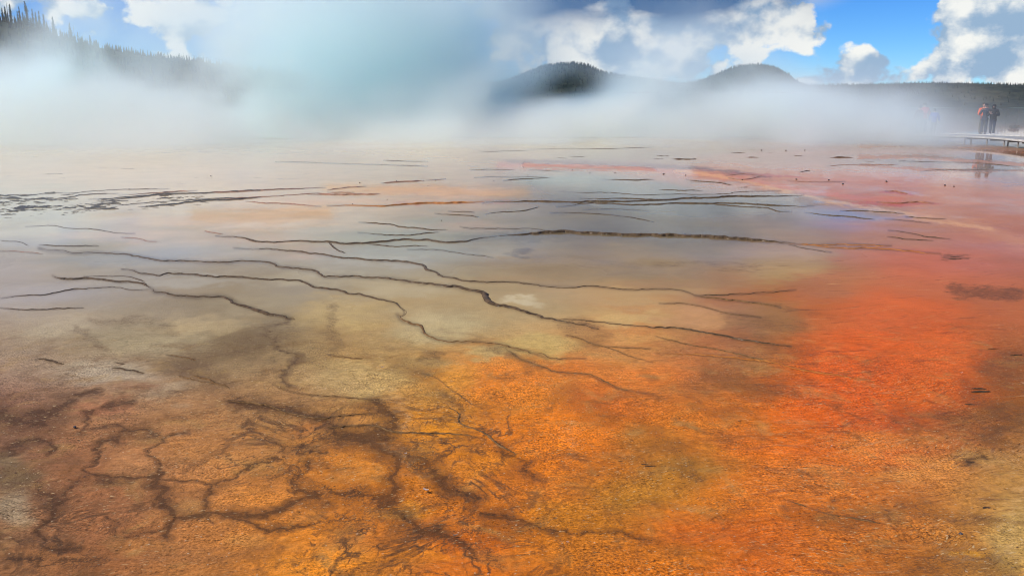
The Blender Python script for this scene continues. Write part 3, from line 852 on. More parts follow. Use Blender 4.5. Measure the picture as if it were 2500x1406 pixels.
def value_lattice(seed):
    return np.random.default_rng(seed).random((256, 256)).astype(np.float32)
_LAT = {}
def vnoise(x, y, seed):
    if seed not in _LAT: _LAT[seed] = value_lattice(seed)
    T = _LAT[seed]
    xi = np.floor(x).astype(np.int64); yi = np.floor(y).astype(np.int64)
    fx = x - xi; fy = y - yi
    fx = fx * fx * fx * (fx * (fx * 6 - 15) + 10); fy = fy * fy * fy * (fy * (fy * 6 - 15) + 10)
    a = T[xi & 255, yi & 255]; b = T[(xi + 1) & 255, yi & 255]
    c = T[xi & 255, (yi + 1) & 255]; d = T[(xi + 1) & 255, (yi + 1) & 255]
    return (a * (1 - fx) + b * fx) * (1 - fy) + (c * (1 - fx) + d * fx) * fy
def fbm(x, y, seed, octv=5, gain=0.5):
    s = 0; a = 1.0; t = 0
    for i in range(octv):
        s = s + a * vnoise(x * 2 ** i + 17.3 * i, y * 2 ** i + 5.1 * i, seed + i); t += a; a *= gain
    return s / t                         # 0..1, mean .5
def sstep(x, a, b):
    t = np.clip((x - a) / (b - a), 0, 1); return t * t * (3 - 2 * t)

def new_mat(name):
    m = bpy.data.materials.new(name); m.use_nodes = True
    m.node_tree.nodes.clear()
    b = NB(m.node_tree)
    out = m.node_tree.nodes.new('ShaderNodeOutputMaterial')
    p = m.node_tree.nodes.new('ShaderNodeBsdfPrincipled')
    m.node_tree.links.new(p.outputs[0], out.inputs['Surface'])
    return m, b, p
def simple_mat(name, c1, c2, scale=8.0, rough=0.7, detail=4.0, coat=0.0, bump=0.0, spec=0.5, stretch=None):
    m, b, p = new_mat(name)
    tc = b.N.new('ShaderNodeTexCoord').outputs['Object']
    if stretch: tc = b.v('MULTIPLY', tc, stretch)
    n = b.noise(tc, scale, detail, 0.6)
    b.L.new(b.mix(b.ramp(n, 0.3, 0.7), c1, c2), p.inputs['Base Color'])
    p.inputs['Roughness'].default_value = rough
    p.inputs['Specular IOR Level'].default_value = spec
    p.inputs['Coat Weight'].default_value = coat
    p.inputs['Coat Roughness'].default_value = 0.12
    if bump:
        bn = b.N.new('ShaderNodeBump'); bn.inputs['Strength'].default_value = bump; bn.inputs['Distance'].default_value = 0.02
        b.L.new(n, bn.inputs['Height']); b.L.new(bn.outputs[0], p.inputs['Normal'])
    return m

# ------------------------------------------------------------------ ground
KCH = 2083 * 1.92
def chart(x, y):
    """Plan chart of the flats: bearing against nearness, so that one unit covers more ground farther out."""
    y = np.maximum(y, 0.4)
    return 2083 * x / y, KCH / y
def catmull(P, step):
    P = np.asarray(P, float)
    Q = np.vstack([2 * P[0] - P[1], P, 2 * P[-1] - P[-2]])
    out = []
    for i in range(1, len(Q) - 2):
        n = max(2, int(np.linalg.norm(Q[i + 1] - Q[i]) / step))
        t = (np.arange(n) / n)[:, None]
        out.append(0.5 * (2 * Q[i] + (Q[i + 1] - Q[i - 1]) * t + (2 * Q[i - 1] - 5 * Q[i] + 4 * Q[i + 1] - Q[i + 2]) * t ** 2
                          + (3 * Q[i] - Q[i - 1] - 3 * Q[i + 1] + Q[i + 2]) * t ** 3))
    out.append(P[-1:])
    return np.vstack(out)
def rough_line(P, amp, seed):
    """Resample and make a line wander a little, as a mat edge does (amp in chart units)."""
    P = np.asarray(P, float)
    U, V = chart(P[:, 0], P[:, 1])
    C = catmull(np.stack([U, V], 1), 5.0)
    s = np.concatenate([[0], np.cumsum(np.linalg.norm(np.diff(C, axis=0), axis=1))])
    o = seed * 3.71
    k = np.clip(C[:, 1] / 400, 0.25, 1.2)
    ax = amp * 1.6 * k; ay = amp * k
    C[:, 0] += ax * ((fbm(s / 16 + o, s * 0 + o, 50, 4) - 0.5) * 2 + (fbm(s / 60 + o, s * 0 + 3, 56, 3) - 0.5) * 2)
    C[:, 1] += ay * ((fbm(s / 14 + o, s * 0 + 9, 60, 4) - 0.5) * 2 + (fbm(s / 70 + o, s * 0 + 7, 66, 3) - 0.5) * 1.5)
    return C
def line_field(U, V, lines, sharp=1.0, WMOD=None):
    """Strength of bands along lines in the chart."""
    out = np.zeros(U.shape, np.float32)
    for i, (wd, st, P) in enumerate(lines):
        wd = wd * 1.4
        C = rough_line(P, min(wd * 0.3, 6), i + 1)[::2]
        r = wd * 1.6 + 3
        sel = np.where((U > C[:, 0].min() - r) & (U < C[:, 0].max() + r) & (V > C[:, 1].min() - r) & (V < C[:, 1].max() + r))[0]
        if not len(sel): continue
        u = U[sel]; v = V[sel]
        d2 = np.full(len(sel), 1e9, np.float32)
        for a, b in zip(C[:-1], C[1:]):
            ab = b - a; L2 = (ab ** 2).sum() + 1e-6
            t = np.clip(((u - a[0]) * ab[0] + (v - a[1]) * ab[1]) / L2, 0, 1)
            d2 = np.minimum(d2, (u - a[0] - t * ab[0]) ** 2 + (v - a[1] - t * ab[1]) ** 2)
        wm = wd * 0.8 * (WMOD[sel] if WMOD is not None else 1)
        f = np.exp(-d2 / wm ** 2 * sharp) * st
        out[sel] = np.maximum(out[sel], f)
    return out
def lin(c):
    c = np.asarray(c, float) / 255
    return np.where(c <= 0.04045, c / 12.92, ((c + 0.055) / 1.055) ** 2.4)

def make_ground():
    a_in = np.linspace(rad(-37), rad(37), 880)
    a_out = np.linspace(rad(37), rad(323), 52)[1:-1]
    ang = np.concatenate([a_in, a_out])
    rows_near = np.linspace(0.5, 3.0, 14)[:-1]
    v = np.linspace(KCH / 3.0, KCH / 100.0, 600)
    rows = KCH / v
    rows_far = 100 * (60.0 ** (np.linspace(0, 1, 30)[1:]))
    r = np.concatenate([rows_near, rows, rows_far])
    R_, A_ = np.meshgrid(r, ang, indexing='ij')
    X = (R_ * np.sin(A_)).ravel(); Y = (R_ * np.cos(A_)).ravel()
    nr, na = R_.shape
    front = np.where((Y > 0.4) & (np.abs(A_.ravel()) < rad(38)))[0]
    U = np.zeros_like(X); V = np.full_like(X, KCH / 3.0)
    U[front], V[front] = chart(X[front], Y[front])
    back = np.ones(len(X), bool); back[front] = False
    U[back] = np.clip(X[back] * 400, -1400, 1400)
    # colour of the mat
    wU = U + (fbm(X * 0.9, Y * 0.9, 1, 5) - 0.5) * 190 * np.clip(V / 500, 0.4, 1)
    wV = V * (1 + (fbm(X * 0.8 + 40, Y * 0.8, 9, 5) - 0.5) * 0.34)
    def mat_colour(rows, y):
        c = np.stack([lin(q) for q in rows]); v = KCH / np.asarray(y)
        # take the film's mirror share out again: what is left is the colour of the mat itself
        gz = np.sin(np.arctan(v / 2083))
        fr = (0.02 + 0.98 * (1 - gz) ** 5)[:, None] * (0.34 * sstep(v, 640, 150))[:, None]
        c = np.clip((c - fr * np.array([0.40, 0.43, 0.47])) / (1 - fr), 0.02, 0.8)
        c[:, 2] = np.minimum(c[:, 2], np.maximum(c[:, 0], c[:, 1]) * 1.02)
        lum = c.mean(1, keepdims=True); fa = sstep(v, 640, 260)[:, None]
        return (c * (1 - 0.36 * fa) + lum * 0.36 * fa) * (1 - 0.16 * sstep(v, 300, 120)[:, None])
    cu, cv = chart(np.array([c[0] for c in MAT]), np.array([c[1] for c in MAT]))
    cc = mat_colour([c[2:] for c in MAT], [c[1] for c in MAT])
    acc = np.zeros((len(X), 3)); ws = np.full(len(X), 1e-9)
    for k in range(len(MAT)):
        sv = 0.16 * cv[k] + 8
        g = np.exp(-((wU - cu[k]) / 150) ** 2 - ((wV - cv[k]) / sv) ** 2) + 1e-7 / (1 + ((wU - cu[k]) / 300) ** 2 + ((wV - cv[k]) / (3 * sv)) ** 2)
        acc += g[:, None] * cc[k]; ws += g
    col = acc / ws[:, None]
    kq = np.clip(V / 600, 0.08, 1.3)
    qU = U + kq * (90 * (fbm(X * 1.6, Y * 1.6, 161, 4) - 0.5) + 60 * (fbm(X * 6, Y * 6, 171, 5, 0.62) - 0.5))
    qV = V + kq * (60 * (fbm(X * 1.6, Y * 1.6, 181, 4) - 0.5) + 44 * (fbm(X * 6, Y * 6, 191, 5, 0.62) - 0.5))
    pc = mat_colour([p[4:] for p in PATCHES], [p[1] for p in PATCHES])
    for p, c_ in zip(PATCHES, pc):
        u0, v0 = chart(np.array([p[0]]), np.array([p[1]]))
        q = np.sqrt(((qU - u0) / (p[2] * 1.15)) ** 2 + ((qV - v0) / (p[3] * 1.15)) ** 2)
        wq = (1 - sstep(q, 0.30, 1.2))[:, None] * 0.72
        col = col * (1 - wq) + c_ * wq
    k_ = np.clip(V / 700, 0.06, 1.3)
    sU = U + k_ * (60 * (fbm(X * 2.2, Y * 2.2, 101, 4) - 0.5) + 46 * (fbm(X * 9, Y * 9, 111, 4, 0.6) - 0.5))
    sV = V + k_ * (40 * (fbm(X * 2.2, Y * 2.2, 121, 4) - 0.5) + 30 * (fbm(X * 9, Y * 9, 131, 4, 0.6) - 0.5))
    wmod = 0.35 + 1.5 * fbm(X * 3.5, Y * 3.5, 141, 4)
    for w_, st_, c_, P in BANDS:
        f = line_field(sU, sV, [(w_, st_, P)], 1.0, wmod)[:, None]
        cb = mat_colour([c_], [np.mean([q[1] for q in P])])[0]
        col = col * (1 - f) + cb * f
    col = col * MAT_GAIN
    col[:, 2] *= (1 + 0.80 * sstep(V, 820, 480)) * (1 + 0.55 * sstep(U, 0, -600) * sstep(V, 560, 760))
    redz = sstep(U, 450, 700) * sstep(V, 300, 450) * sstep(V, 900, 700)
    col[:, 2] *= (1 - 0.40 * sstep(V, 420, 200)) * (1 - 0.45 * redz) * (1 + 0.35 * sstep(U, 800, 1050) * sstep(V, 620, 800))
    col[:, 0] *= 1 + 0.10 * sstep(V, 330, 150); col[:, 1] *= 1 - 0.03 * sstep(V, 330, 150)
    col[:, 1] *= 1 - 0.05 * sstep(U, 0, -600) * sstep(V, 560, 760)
    # beyond the flats: dull sinter and dry meadow
    far = sstep(R_.ravel(), 75, 140)[:, None]
    col = col * (1 - far) + np.array([0.050, 0.058, 0.036]) * far
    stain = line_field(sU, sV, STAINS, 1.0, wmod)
    core = line_field(sU, sV, [(w_ * 0.30, min(1.0, st_ * 1.1), P) for w_, st_, P in STAINS if st_ > 0.5], 1.0, wmod)
    rimline = line_field(U, V, [(max(h * KCH / 1.92 / (np.linalg.norm(P, axis=1).mean()) * 0.8, 1.6), 0.7, P) for h, t, P in RIMS])
    crust = line_field(sU, sV, CRUSTS, 1.0, wmod * 1.6) * 0.62
    dry = line_field(sU, sV, DRY_BARS, 1.0, wmod)
    nn = fbm(X * 0.7, Y * 0.7, 21, 5)
    # pools of standing film: far flats wet, near crust damp
    wet = sstep(V, 560, 150) * 0.9 + 0.1
    wet = np.clip(wet + (nn - 0.5) * 0.7 * sstep(V, 120, 300), 0, 1)
    right = sstep(U, 450, 800) * sstep(V, 250, 330)
    wet = np.clip(wet + 0.35 * sstep(U, 350, 650) * sstep(V, 210, 150), 0, 1)
    wet = wet * (1 - 0.4 * right) * (1 - 0.45 * dry) * (1 - 0.6 * crust)
    # veins and flow fibres only where the mat lies bare
    rough_zone = sstep(V, 420, 700)
    amp = 0.0006 + 0.0042 * rough_zone
    Z = (fbm(X * 6, Y * 6, 31, 5, 0.55) - 0.5) * 2 * amp + (fbm(X * 34, Y * 16, 38, 4, 0.6) - 0.5) * 0.0055 * sstep(V, 520, 800)
    Z += (fbm(X * 0.5, Y * 0.5, 44, 3) - 0.5) * 0.02 * sstep(V, 500, 800)
    Z += crust * 0.004 * rough_zone - stain * 0.004 * rough_zone
    Z *= (R_.ravel() < 110)
    Vt = np.stack([X, Y, Z], 1)
    i = np.arange(nr - 1)[:, None] * na; j = np.arange(na)[None, :]; j2 = (j + 1) % na
    Fq = np.stack([i + j2, i + j, i + na + j, i + na + j2], -1).reshape(-1, 4)
    # close the middle with one fan-like quad ring collapsed to the foot point
    me = mesh_np('ground', Vt, Fq)
    bm = bmesh.new(); bm.from_mesh(me); bm.verts.ensure_lookup_table()
    c = bm.verts.new((0, 0, 0))
    inner = list(bm.verts)[:na]
    for q in range(na): bm.faces.new((inner[q], inner[(q + 1) % na], c)).smooth = True
    bm.to_mesh(me); bm.free()
    if me.polygons[0].normal.z < 0: me.flip_normals()
    n = len(me.vertices)
    def put(name, arr):
        at = me.attributes.new(name, 'FLOAT', 'POINT')
        at.data.foreach_set('value', np.append(arr, np.zeros(n - len(arr))).astype(np.float32))
    ca = me.attributes.new('mat', 'FLOAT_COLOR', 'POINT')
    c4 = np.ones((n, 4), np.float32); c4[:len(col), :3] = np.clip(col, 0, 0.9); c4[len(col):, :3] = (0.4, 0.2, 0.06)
    ca.data.foreach_set('color', c4.ravel())
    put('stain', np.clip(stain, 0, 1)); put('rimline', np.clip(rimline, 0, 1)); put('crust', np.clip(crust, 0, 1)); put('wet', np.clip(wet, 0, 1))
    put('veins', sstep(V, 640, 820) * (0.25 + 0.75 * sstep(U, 350, -150)) * sstep(fbm(X * 0.8, Y * 0.8, 151, 3), 0.34, 0.58))
    put('core', np.clip(core, 0, 1) * (0.25 + 0.75 * rough_zone)); put('lowland', sstep(V, 640, 800) * (0.2 + 0.8 * sstep(U, 150, -250))); put('bare', rough_zone); put('red', (sstep(U, 300, 700) * sstep(V, 300, 420)))
    me.materials.append(ground_mat())
    return tag(link('ground', me), kind='structure')

def ground_mat():
    m, b, p = new_mat('bacterial_mat')
    pos = b.N.new('ShaderNodeTexCoord').outputs['Object']
    mat = b.attr('mat', True); stain = b.attr('stain'); rim_ = b.attr('rimline'); crust = b.attr('crust'); wet = b.attr('wet'); bare = b.attr('bare'); red = b.attr('red')
    x, y, z = b.sep(pos)
    wx = b.m('MULTIPLY', b.m('SUBTRACT', b.noise(pos, 0.7, 3), 0.5), 1.6)
    flow = b.comb(b.m('ADD', b.m('MULTIPLY', x, 0.7), b.m('MULTIPLY', y, 0.2)), b.m('ADD', wx, b.m('SUBTRACT', b.m('MULTIPLY', y, 1.9), b.m('MULTIPLY', x, 0.45))), 0.0)
    big = b.noise(pos, 1.1, 6, 0.55, 0.6)
    mid = b.noise(pos, 6.5, 7, 0.66, 0.5)
    fib = b.noise(flow, 15.0, 9, 0.78, 0.15)          # fibres combed by the flow
    grain = b.noise(pos, 75.0, 4, 0.7)
    # dark veins : mask eaten away by noise
    s = b.m('ADD', stain, b.m('MULTIPLY', b.m('SUBTRACT', mid, 0.5), b.ramp(stain, 0.02, 0.4, 0.0, 1.1)))
    s = b.m('ADD', s, b.m('MULTIPLY', b.m('SUBTRACT', fib, 0.5), b.ramp(stain, 0.02, 0.4, 0.0, 2.6)))
    s = b.m('ADD', s, b.m('MULTIPLY', b.m('SUBTRACT', grain, 0.5), b.ramp(stain, 0.02, 0.4, 0.0, 3.2)))
    s = b.ramp(s, 0.18, 0.80)
    # base with broad and fibrous variation
    lvl = b.m('ADD', 1.0, b.m('MULTIPLY', b.m('SUBTRACT', big, 0.5), 0.5))
    lvl = b.m('ADD', lvl, b.m('MULTIPLY', b.m('SUBTRACT', fib, 0.5), b.m('MULTIPLY', bare, 2.1)))
    lvl = b.m('ADD', lvl, b.m('MULTIPLY', b.m('SUBTRACT', grain, 0.5), b.m('MULTIPLY', bare, b.ramp(b.noise(pos, 1.7, 4, 0.55), 0.35, 0.65, 0.9, 4.4))))
    lvl = b.m('ADD', lvl, b.m('MULTIPLY', b.m('SUBTRACT', mid, 0.5), b.m('MULTIPLY', bare, 0.9)))
    c = b.mix(1.0, mat, b.comb(lvl, lvl, lvl), 'MULTIPLY')
    # browner and yellower films over the orange
    c = b.mix(b.m('MULTIPLY', b.ramp(b.noise(pos, 2.6, 7, 0.62, 1.0), 0.50, 0.72), b.m('MULTIPLY', bare, 0.62)), c, (0.15, 0.066, 0.020))
    c = b.mix(b.m('MULTIPLY', b.ramp(b.noise(b.v('ADD', pos, (9, 4, 0)), 3.4, 7, 0.6, 0.8), 0.52, 0.72), b.m('MULTIPLY', bare, 0.35)), c, (0.44, 0.27, 0.075))
    # combed dark streaks in the red channel and round its edge
    rf = b.v('MULTIPLY', flow, (0.55, 1.5, 1.0))
    streak = b.ramp(b.noise(rf, 5.0, 9, 0.75, 0.3), 0.55, 0.66)
    c = b.mix(b.m('MULTIPLY', streak, b.m('MULTIPLY', red, 0.55)), c, (0.10, 0.035, 0.022))
    c = b.mix(b.m('MULTIPLY', b.ramp(b.noise(b.v('ADD', rf, (3, 7, 0)), 7.0, 9, 0.74, 0.3), 0.57, 0.68), b.m('MULTIPLY', red, 0.6)), c, (0.55, 0.27, 0.10))
    # combed threads: dark hairs and pale dry hairs lying along the flow
    zone = b.ramp(b.noise(pos, 0.9, 5, 0.6, 0.4), 0.40, 0.62)
    th1 = b.m('ABSOLUTE', b.m('SUBTRACT', b.noise(b.v('MULTIPLY', flow, (0.55, 1.3, 1)), 10.0, 7, 0.66, 0.5), 0.5))
    th2 = b.m('ABSOLUTE', b.m('SUBTRACT', b.noise(b.v('ADD', b.v('MULTIPLY', flow, (0.55, 1.3, 1)), (3, 8, 1)), 14.0, 7, 0.66, 0.5), 0.5))
    c = b.mix(b.m('MULTIPLY', b.m('MULTIPLY', b.ramp(th1, 0.0, 0.045, 0.5, 0.0), zone), b.m('MULTIPLY', bare, b.ramp(red, 0.0, 1.0, 0.04, 0.75))), c, (0.085, 0.036, 0.014))
    c = b.mix(b.m('MULTIPLY', b.m('MULTIPLY', b.ramp(th2, 0.0, 0.03, 0.45, 0.0), b.ramp(fib, 0.45, 0.6)), b.m('MULTIPLY', bare, b.ramp(red, 0.0, 1.0, 0.10, 0.85))), c, (0.52, 0.30, 0.12))
    dark = b.mix(b.ramp(fib, 0.35, 0.65), (0.125, 0.060, 0.024), (0.062, 0.031, 0.015))
    lo = b.attr('lowland')
    bf = b.ramp(b.m('ADD', b.noise(flow, 2.2, 9, 0.72, 0.2), b.m('MULTIPLY', b.m('SUBTRACT', grain, 0.5), 0.5)), 0.42, 0.66)
    c = b.mix(b.m('MULTIPLY', bf, b.m('MULTIPLY', lo, 0.36)), c, (0.165, 0.085, 0.040))
    # thin branching veins where the mat has dried and re-grown
    vz = b.attr('veins')
    vn1 = b.m('ABSOLUTE', b.m('SUBTRACT', b.noise(b.v('MULTIPLY', pos, (1.0, 0.75, 1)), 2.1, 6, 0.6, 0.9), 0.5))
    vn2 = b.m('ABSOLUTE', b.m('SUBTRACT', b.noise(b.v('ADD', b.v('MULTIPLY', pos, (1.0, 0.75, 1)), (5, 2, 0)), 4.3, 6, 0.62, 0.9), 0.5))
    vv = b.m('MAXIMUM', b.ramp(vn1, 0.0, 0.040, 0.95, 0.0), b.ramp(vn2, 0.0, 0.028, 0.85, 0.0))
    vv = b.m('MULTIPLY', b.m('MULTIPLY', vv, vz), b.ramp(mid, 0.35, 0.6, 0.25, 1.0))
    c = b.mix(vv, c, dark)
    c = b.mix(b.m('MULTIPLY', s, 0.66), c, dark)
    core = b.attr('core')
    k2 = b.m('ADD', core, b.m('MULTIPLY', b.m('SUBTRACT', fib, 0.5), b.ramp(core, 0.02, 0.3, 0.0, 1.8)))
    k2 = b.m('ADD', k2, b.m('MULTIPLY', b.m('SUBTRACT', grain, 0.5), b.ramp(core, 0.02, 0.3, 0.0, 2.2)))
    c = b.mix(b.m('MULTIPLY', b.ramp(k2, 0.30, 0.54), 0.52), c, (0.055, 0.026, 0.011))
    c = b.mix(b.m('MULTIPLY', rim_, b.ramp(mid, 0.35, 0.65, 0.5, 0.95)), c, (0.06, 0.036, 0.02))
    ck = b.ramp(b.m('ADD', crust, b.m('MULTIPLY', b.m('SUBTRACT', fib, 0.5), b.ramp(crust, 0.02, 0.35, 0.0, 2.2))), 0.25, 1.1)
    c = b.mix(b.m('MULTIPLY', ck, 0.55), c, (0.50, 0.33, 0.16))
    # short pale and dark flecks of torn mat
    fx = b.v('MULTIPLY', flow, (0.75, 0.9, 1))
    fl1 = b.ramp(b.noise(fx, 44.0, 3, 0.6), 0.60, 0.70); fl2 = b.ramp(b.noise(b.v('ADD', fx, (4, 9, 0)), 36.0, 3, 0.6), 0.60, 0.70)
    fz = b.m('MULTIPLY', bare, b.ramp(b.noise(pos, 1.3, 5, 0.6), 0.38, 0.62, 0.05, 1.15))
    c = b.mix(b.m('MULTIPLY', fl1, b.m('MULTIPLY', fz, 0.80)), c, (0.60, 0.42, 0.20))
    c = b.mix(b.m('MULTIPLY', fl2, b.m('MULTIPLY', fz, 0.80)), c, (0.085, 0.038, 0.014))
    # bubbles and specks; the pale ones also paint tiny sparkles into the colour
    sp = b.N.new('ShaderNodeTexVoronoi'); sp.inputs['Scale'].default_value = 34; sp.inputs['Randomness'].default_value = 1
    b.L.new(b.v('ADD', pos, b.v('MULTIPLY', b.noise(pos, 20, 2, 0.5, 0, True), (0.02, 0.02, 0.0))), sp.inputs['Vector'])
    speck = b.m('MULTIPLY', b.m('LESS_THAN', sp.outputs['Distance'], 0.16), b.m('GREATER_THAN', b.sep(sp.outputs['Color'])[0], 0.86))
    c = b.mix(b.m('MULTIPLY', speck, b.m('MULTIPLY', bare, 0.55)), c, (0.6, 0.47, 0.3))
    sp2 = b.m('MULTIPLY', b.m('LESS_THAN', sp.outputs['Distance'], 0.2), b.m('GREATER_THAN', b.sep(sp.outputs['Color'])[1], 0.93))
    c = b.mix(b.m('MULTIPLY', sp2, b.m('MULTIPLY', bare, 0.6)), c, (0.07, 0.03, 0.012))
    b.L.new(c, p.inputs['Base Color'])
    p.inputs['Roughness'].default_value = 0.62
    p.inputs['Specular IOR Level'].default_value = 0.06
    bn = b.N.new('ShaderNodeBump'); bn.inputs['Distance'].default_value = 0.012
    b.L.new(b.m('MULTIPLY', b.ramp(wet, 0.2, 0.9, 0.75, 0.03), 1.0), bn.inputs['Strength'])
    b.L.new(b.m('ADD', b.m('MULTIPLY', fib, 0.8), b.m('ADD', b.m('MULTIPLY', grain, 0.5), b.m('MULTIPLY', mid, 0.5))), bn.inputs['Height'])
    b.L.new(bn.outputs[0], p.inputs['Normal'])
    # water film
    rip = b.noise(b.comb(b.m('MULTIPLY', x, 5.0), b.m('MULTIPLY', y, 9.0), 0.0), 1.0, 3, 0.5)
    b2 = b.N.new('ShaderNodeBump'); b2.inputs['Distance'].default_value = 0.004
    b.L.new(b.ramp(wet, 0.25, 0.9, 0.6, 0.05), b2.inputs['Strength'])
    b.L.new(b.m('ADD', rip, b.m('MULTIPLY', fib, b.ramp(wet, 0.3, 0.7, 1.0, 0.0))), b2.inputs['Height'])
    b.L.new(b2.outputs[0], p.inputs['Coat Normal'])
    b.L.new(b.ramp(wet, 0.10, 0.95, 0.03, 0.76), p.inputs['Coat Weight'])
    b.L.new(b.ramp(wet, 0.1, 0.9, 0.36, 0.028), p.inputs['Coat Roughness'])
    p.inputs['Coat IOR'].default_value = 1.33
    return m

MAT_GAIN = np.array([1.02, 0.96, 0.48])
ground = make_ground()

# ------------------------------------------------------------------ terrace rims: raised lips that dam each terrace
RIM_MAT = {
    'd': simple_mat('rim_dark', (0.040, 0.026, 0.014), (0.120, 0.076, 0.040), 14, 0.7, 5, 0.07, 0.5, 0.05),
    'k': simple_mat('rim_black', (0.014, 0.012, 0.011), (0.045, 0.034, 0.027), 10, 0.7, 5, 0.06, 0.4, 0.08),
    'b': simple_mat('rim_brown', (0.085, 0.046, 0.019), (0.21, 0.115, 0.045), 22, 0.75, 5, 0.04, 0.5, 0.05),
    'o': simple_mat('rim_orange', (0.30, 0.095, 0.018), (0.42, 0.17, 0.04), 8, 0.75, 5, 0.04, 0.4, 0.05),
    'r': simple_mat('rim_rust', (0.19, 0.075, 0.035), (0.36, 0.16, 0.09), 8, 0.75, 5, 0.04, 0.4, 0.05),
    'm': simple_mat('crust_umber', (0.05, 0.030, 0.018), (0.12, 0.070, 0.040), 6, 0.9, 5, 0.0, 0.4, 0.02),
    'f': simple_mat('crust_tan', (0.16, 0.105, 0.085), (0.26, 0.18, 0.15), 6, 0.7, 5, 0.2, 0.4),
}
def make_rim(h, tint, P, seed):
    C = rough_line(P, 2.4, seed + 200)
    X = C[:, 0] / C[:, 1] * 1.92; Y = KCH / C[:, 1]
    L = np.stack([X, Y], 1)
    step = max(0.012, 0.0022 * np.linalg.norm(L, axis=1).mean())
    seg = np.concatenate([[0], np.cumsum(np.linalg.norm(np.diff(L, axis=0), axis=1))])
    n = int(min(900, max(12, seg[-1] / step)))
    s = np.linspace(0, seg[-1], n)
    L = np.stack([np.interp(s, seg, L[:, 0]), np.interp(s, seg, L[:, 1])], 1)
    T = np.gradient(L, axis=0); T /= np.linalg.norm(T, axis=1)[:, None] + 1e-9
    Nn = np.stack([T[:, 1], -T[:, 0]], 1)
    if (Nn * -L).sum() < 0: Nn = -Nn                   # downhill side, where the water spills
    o = seed * 7.7
    env = np.clip(np.minimum(s, s[-1] - s) / (0.16 * s[-1] + 1e-6), 0.12, 1)
    sw = sstep(fbm(s / (h * 120 + 0.12) + o, s * 0 + 5, 74, 3), 0.30, 0.68)
    lump = (0.50 + 0.75 * sw) * (0.75 + 0.5 * fbm(s / (h * 6) + o, s * 0 + 1, 70, 3))
    H_ = h * env * lump * 0.75
    W = h * 0.85 * env * (0.5 + 0.6 * sw) * (0.75 + 0.5 * fbm(s / (h * 7) + o, s * 0 + 8, 78, 3))
    wob = h * 1.5 * (fbm(s / (h * 4.5) + o, s * 0 + 2, 86, 3) - 0.5)
    prof = [(-2.4, -0.2), (-1.6, 0.35), (-0.6, 0.85), (0.1, 1.0), (0.75, 0.72), (1.15, 0.25), (1.35, -0.2)]
    V = []
    for k, (a, z) in enumerate(prof):
        j = 1 + 0.3 * (fbm(s / (h * 3) + o, s * 0 + 11 * k, 82, 2) - 0.5)
        V.append(np.stack([L[:, 0] + Nn[:, 0] * (a * W * j + wob), L[:, 1] + Nn[:, 1] * (a * W * j + wob), np.where(z < 0, -0.006, z * H_ * j)], 1))
    V = np.concatenate(V)
    i = np.arange(n - 1)[None, :]; k = np.arange(len(prof) - 1)[:, None] * n
    Fq = np.stack([k + i, k + n + i, k + n + i + 1, k + i + 1], -1).reshape(-1, 4)
    me = mesh_np('terrace_rim', V, Fq)
    return link('terrace_rim', me, RIM_MAT[tint], ground)
for i, (h, t, P) in enumerate(RIMS):
    if t == 'b': h *= 0.6
    make_rim(max(h * (0.88 if t == 'd' else 1.0) * (0.62 if np.linalg.norm(P, axis=1).mean() > 24 and t != 'k' else 1.0), 0.006), t, P, i)

# crust clumps: low broken pieces of dried mat standing out of the film
def clump_mesh(seed, squash):
    bm = bmesh.new()
    bmesh.ops.create_icosphere(bm, subdivisions=3, radius=0.5)
    r_ = random.Random(seed)
    ph = [r_.uniform(0, 40) for _ in range(3)]
    from mathutils import noise
    for q in bm.verts:
        k = 0.62 + 0.75 * noise.fractal(q.co * 3.1 + Vector(ph), 0.9, 2.2, 4)
        k2 = 0.55 + 0.9 * noise.noise(Vector((q.co.x * 5 + ph[0], ph[1], q.co.y * 2)))
        q.co = Vector((q.co.x * (0.9 + 0.2 * k), q.co.y * 0.30 * k, max(q.co.z, -0.15) * squash * k * max(k2, 0.15)))
    return bm_mesh('crust_clump', bm, True)
CV = {t: [clump_mesh(5 * k + 1 + len(t), sq) for k in range(4)] for t, sq in (('k', 0.50), ('m', 0.16), ('f', 0.08))}
for t in CV:
    for me in CV[t]: me.materials.append(RIM_MAT[t])
more = []
for x, y, wd, t in CLUMPS:
    if t == 'k' and x < -5:
        for q in range(5):
            more.append((x + random.gauss(0, wd * 0.7), y + random.gauss(0, 0.25), wd * random.uniform(0.25, 0.8), 'k'))
for i, (x, y, wd, t) in enumerate(CLUMPS + more):
    o = link('crust_clump', CV[t][i % 4], None, ground)
    o.location = (x, y, 0.0); o.rotation_euler = (0, 0, rad(random.uniform(-9, 9)))
    k_ = 1.5 if t == 'k' and x < -5 else 1.05
    o.scale = (wd * k_, wd * random.uniform(0.8, 1.6) * k_, wd * random.uniform(0.25, 0.9))

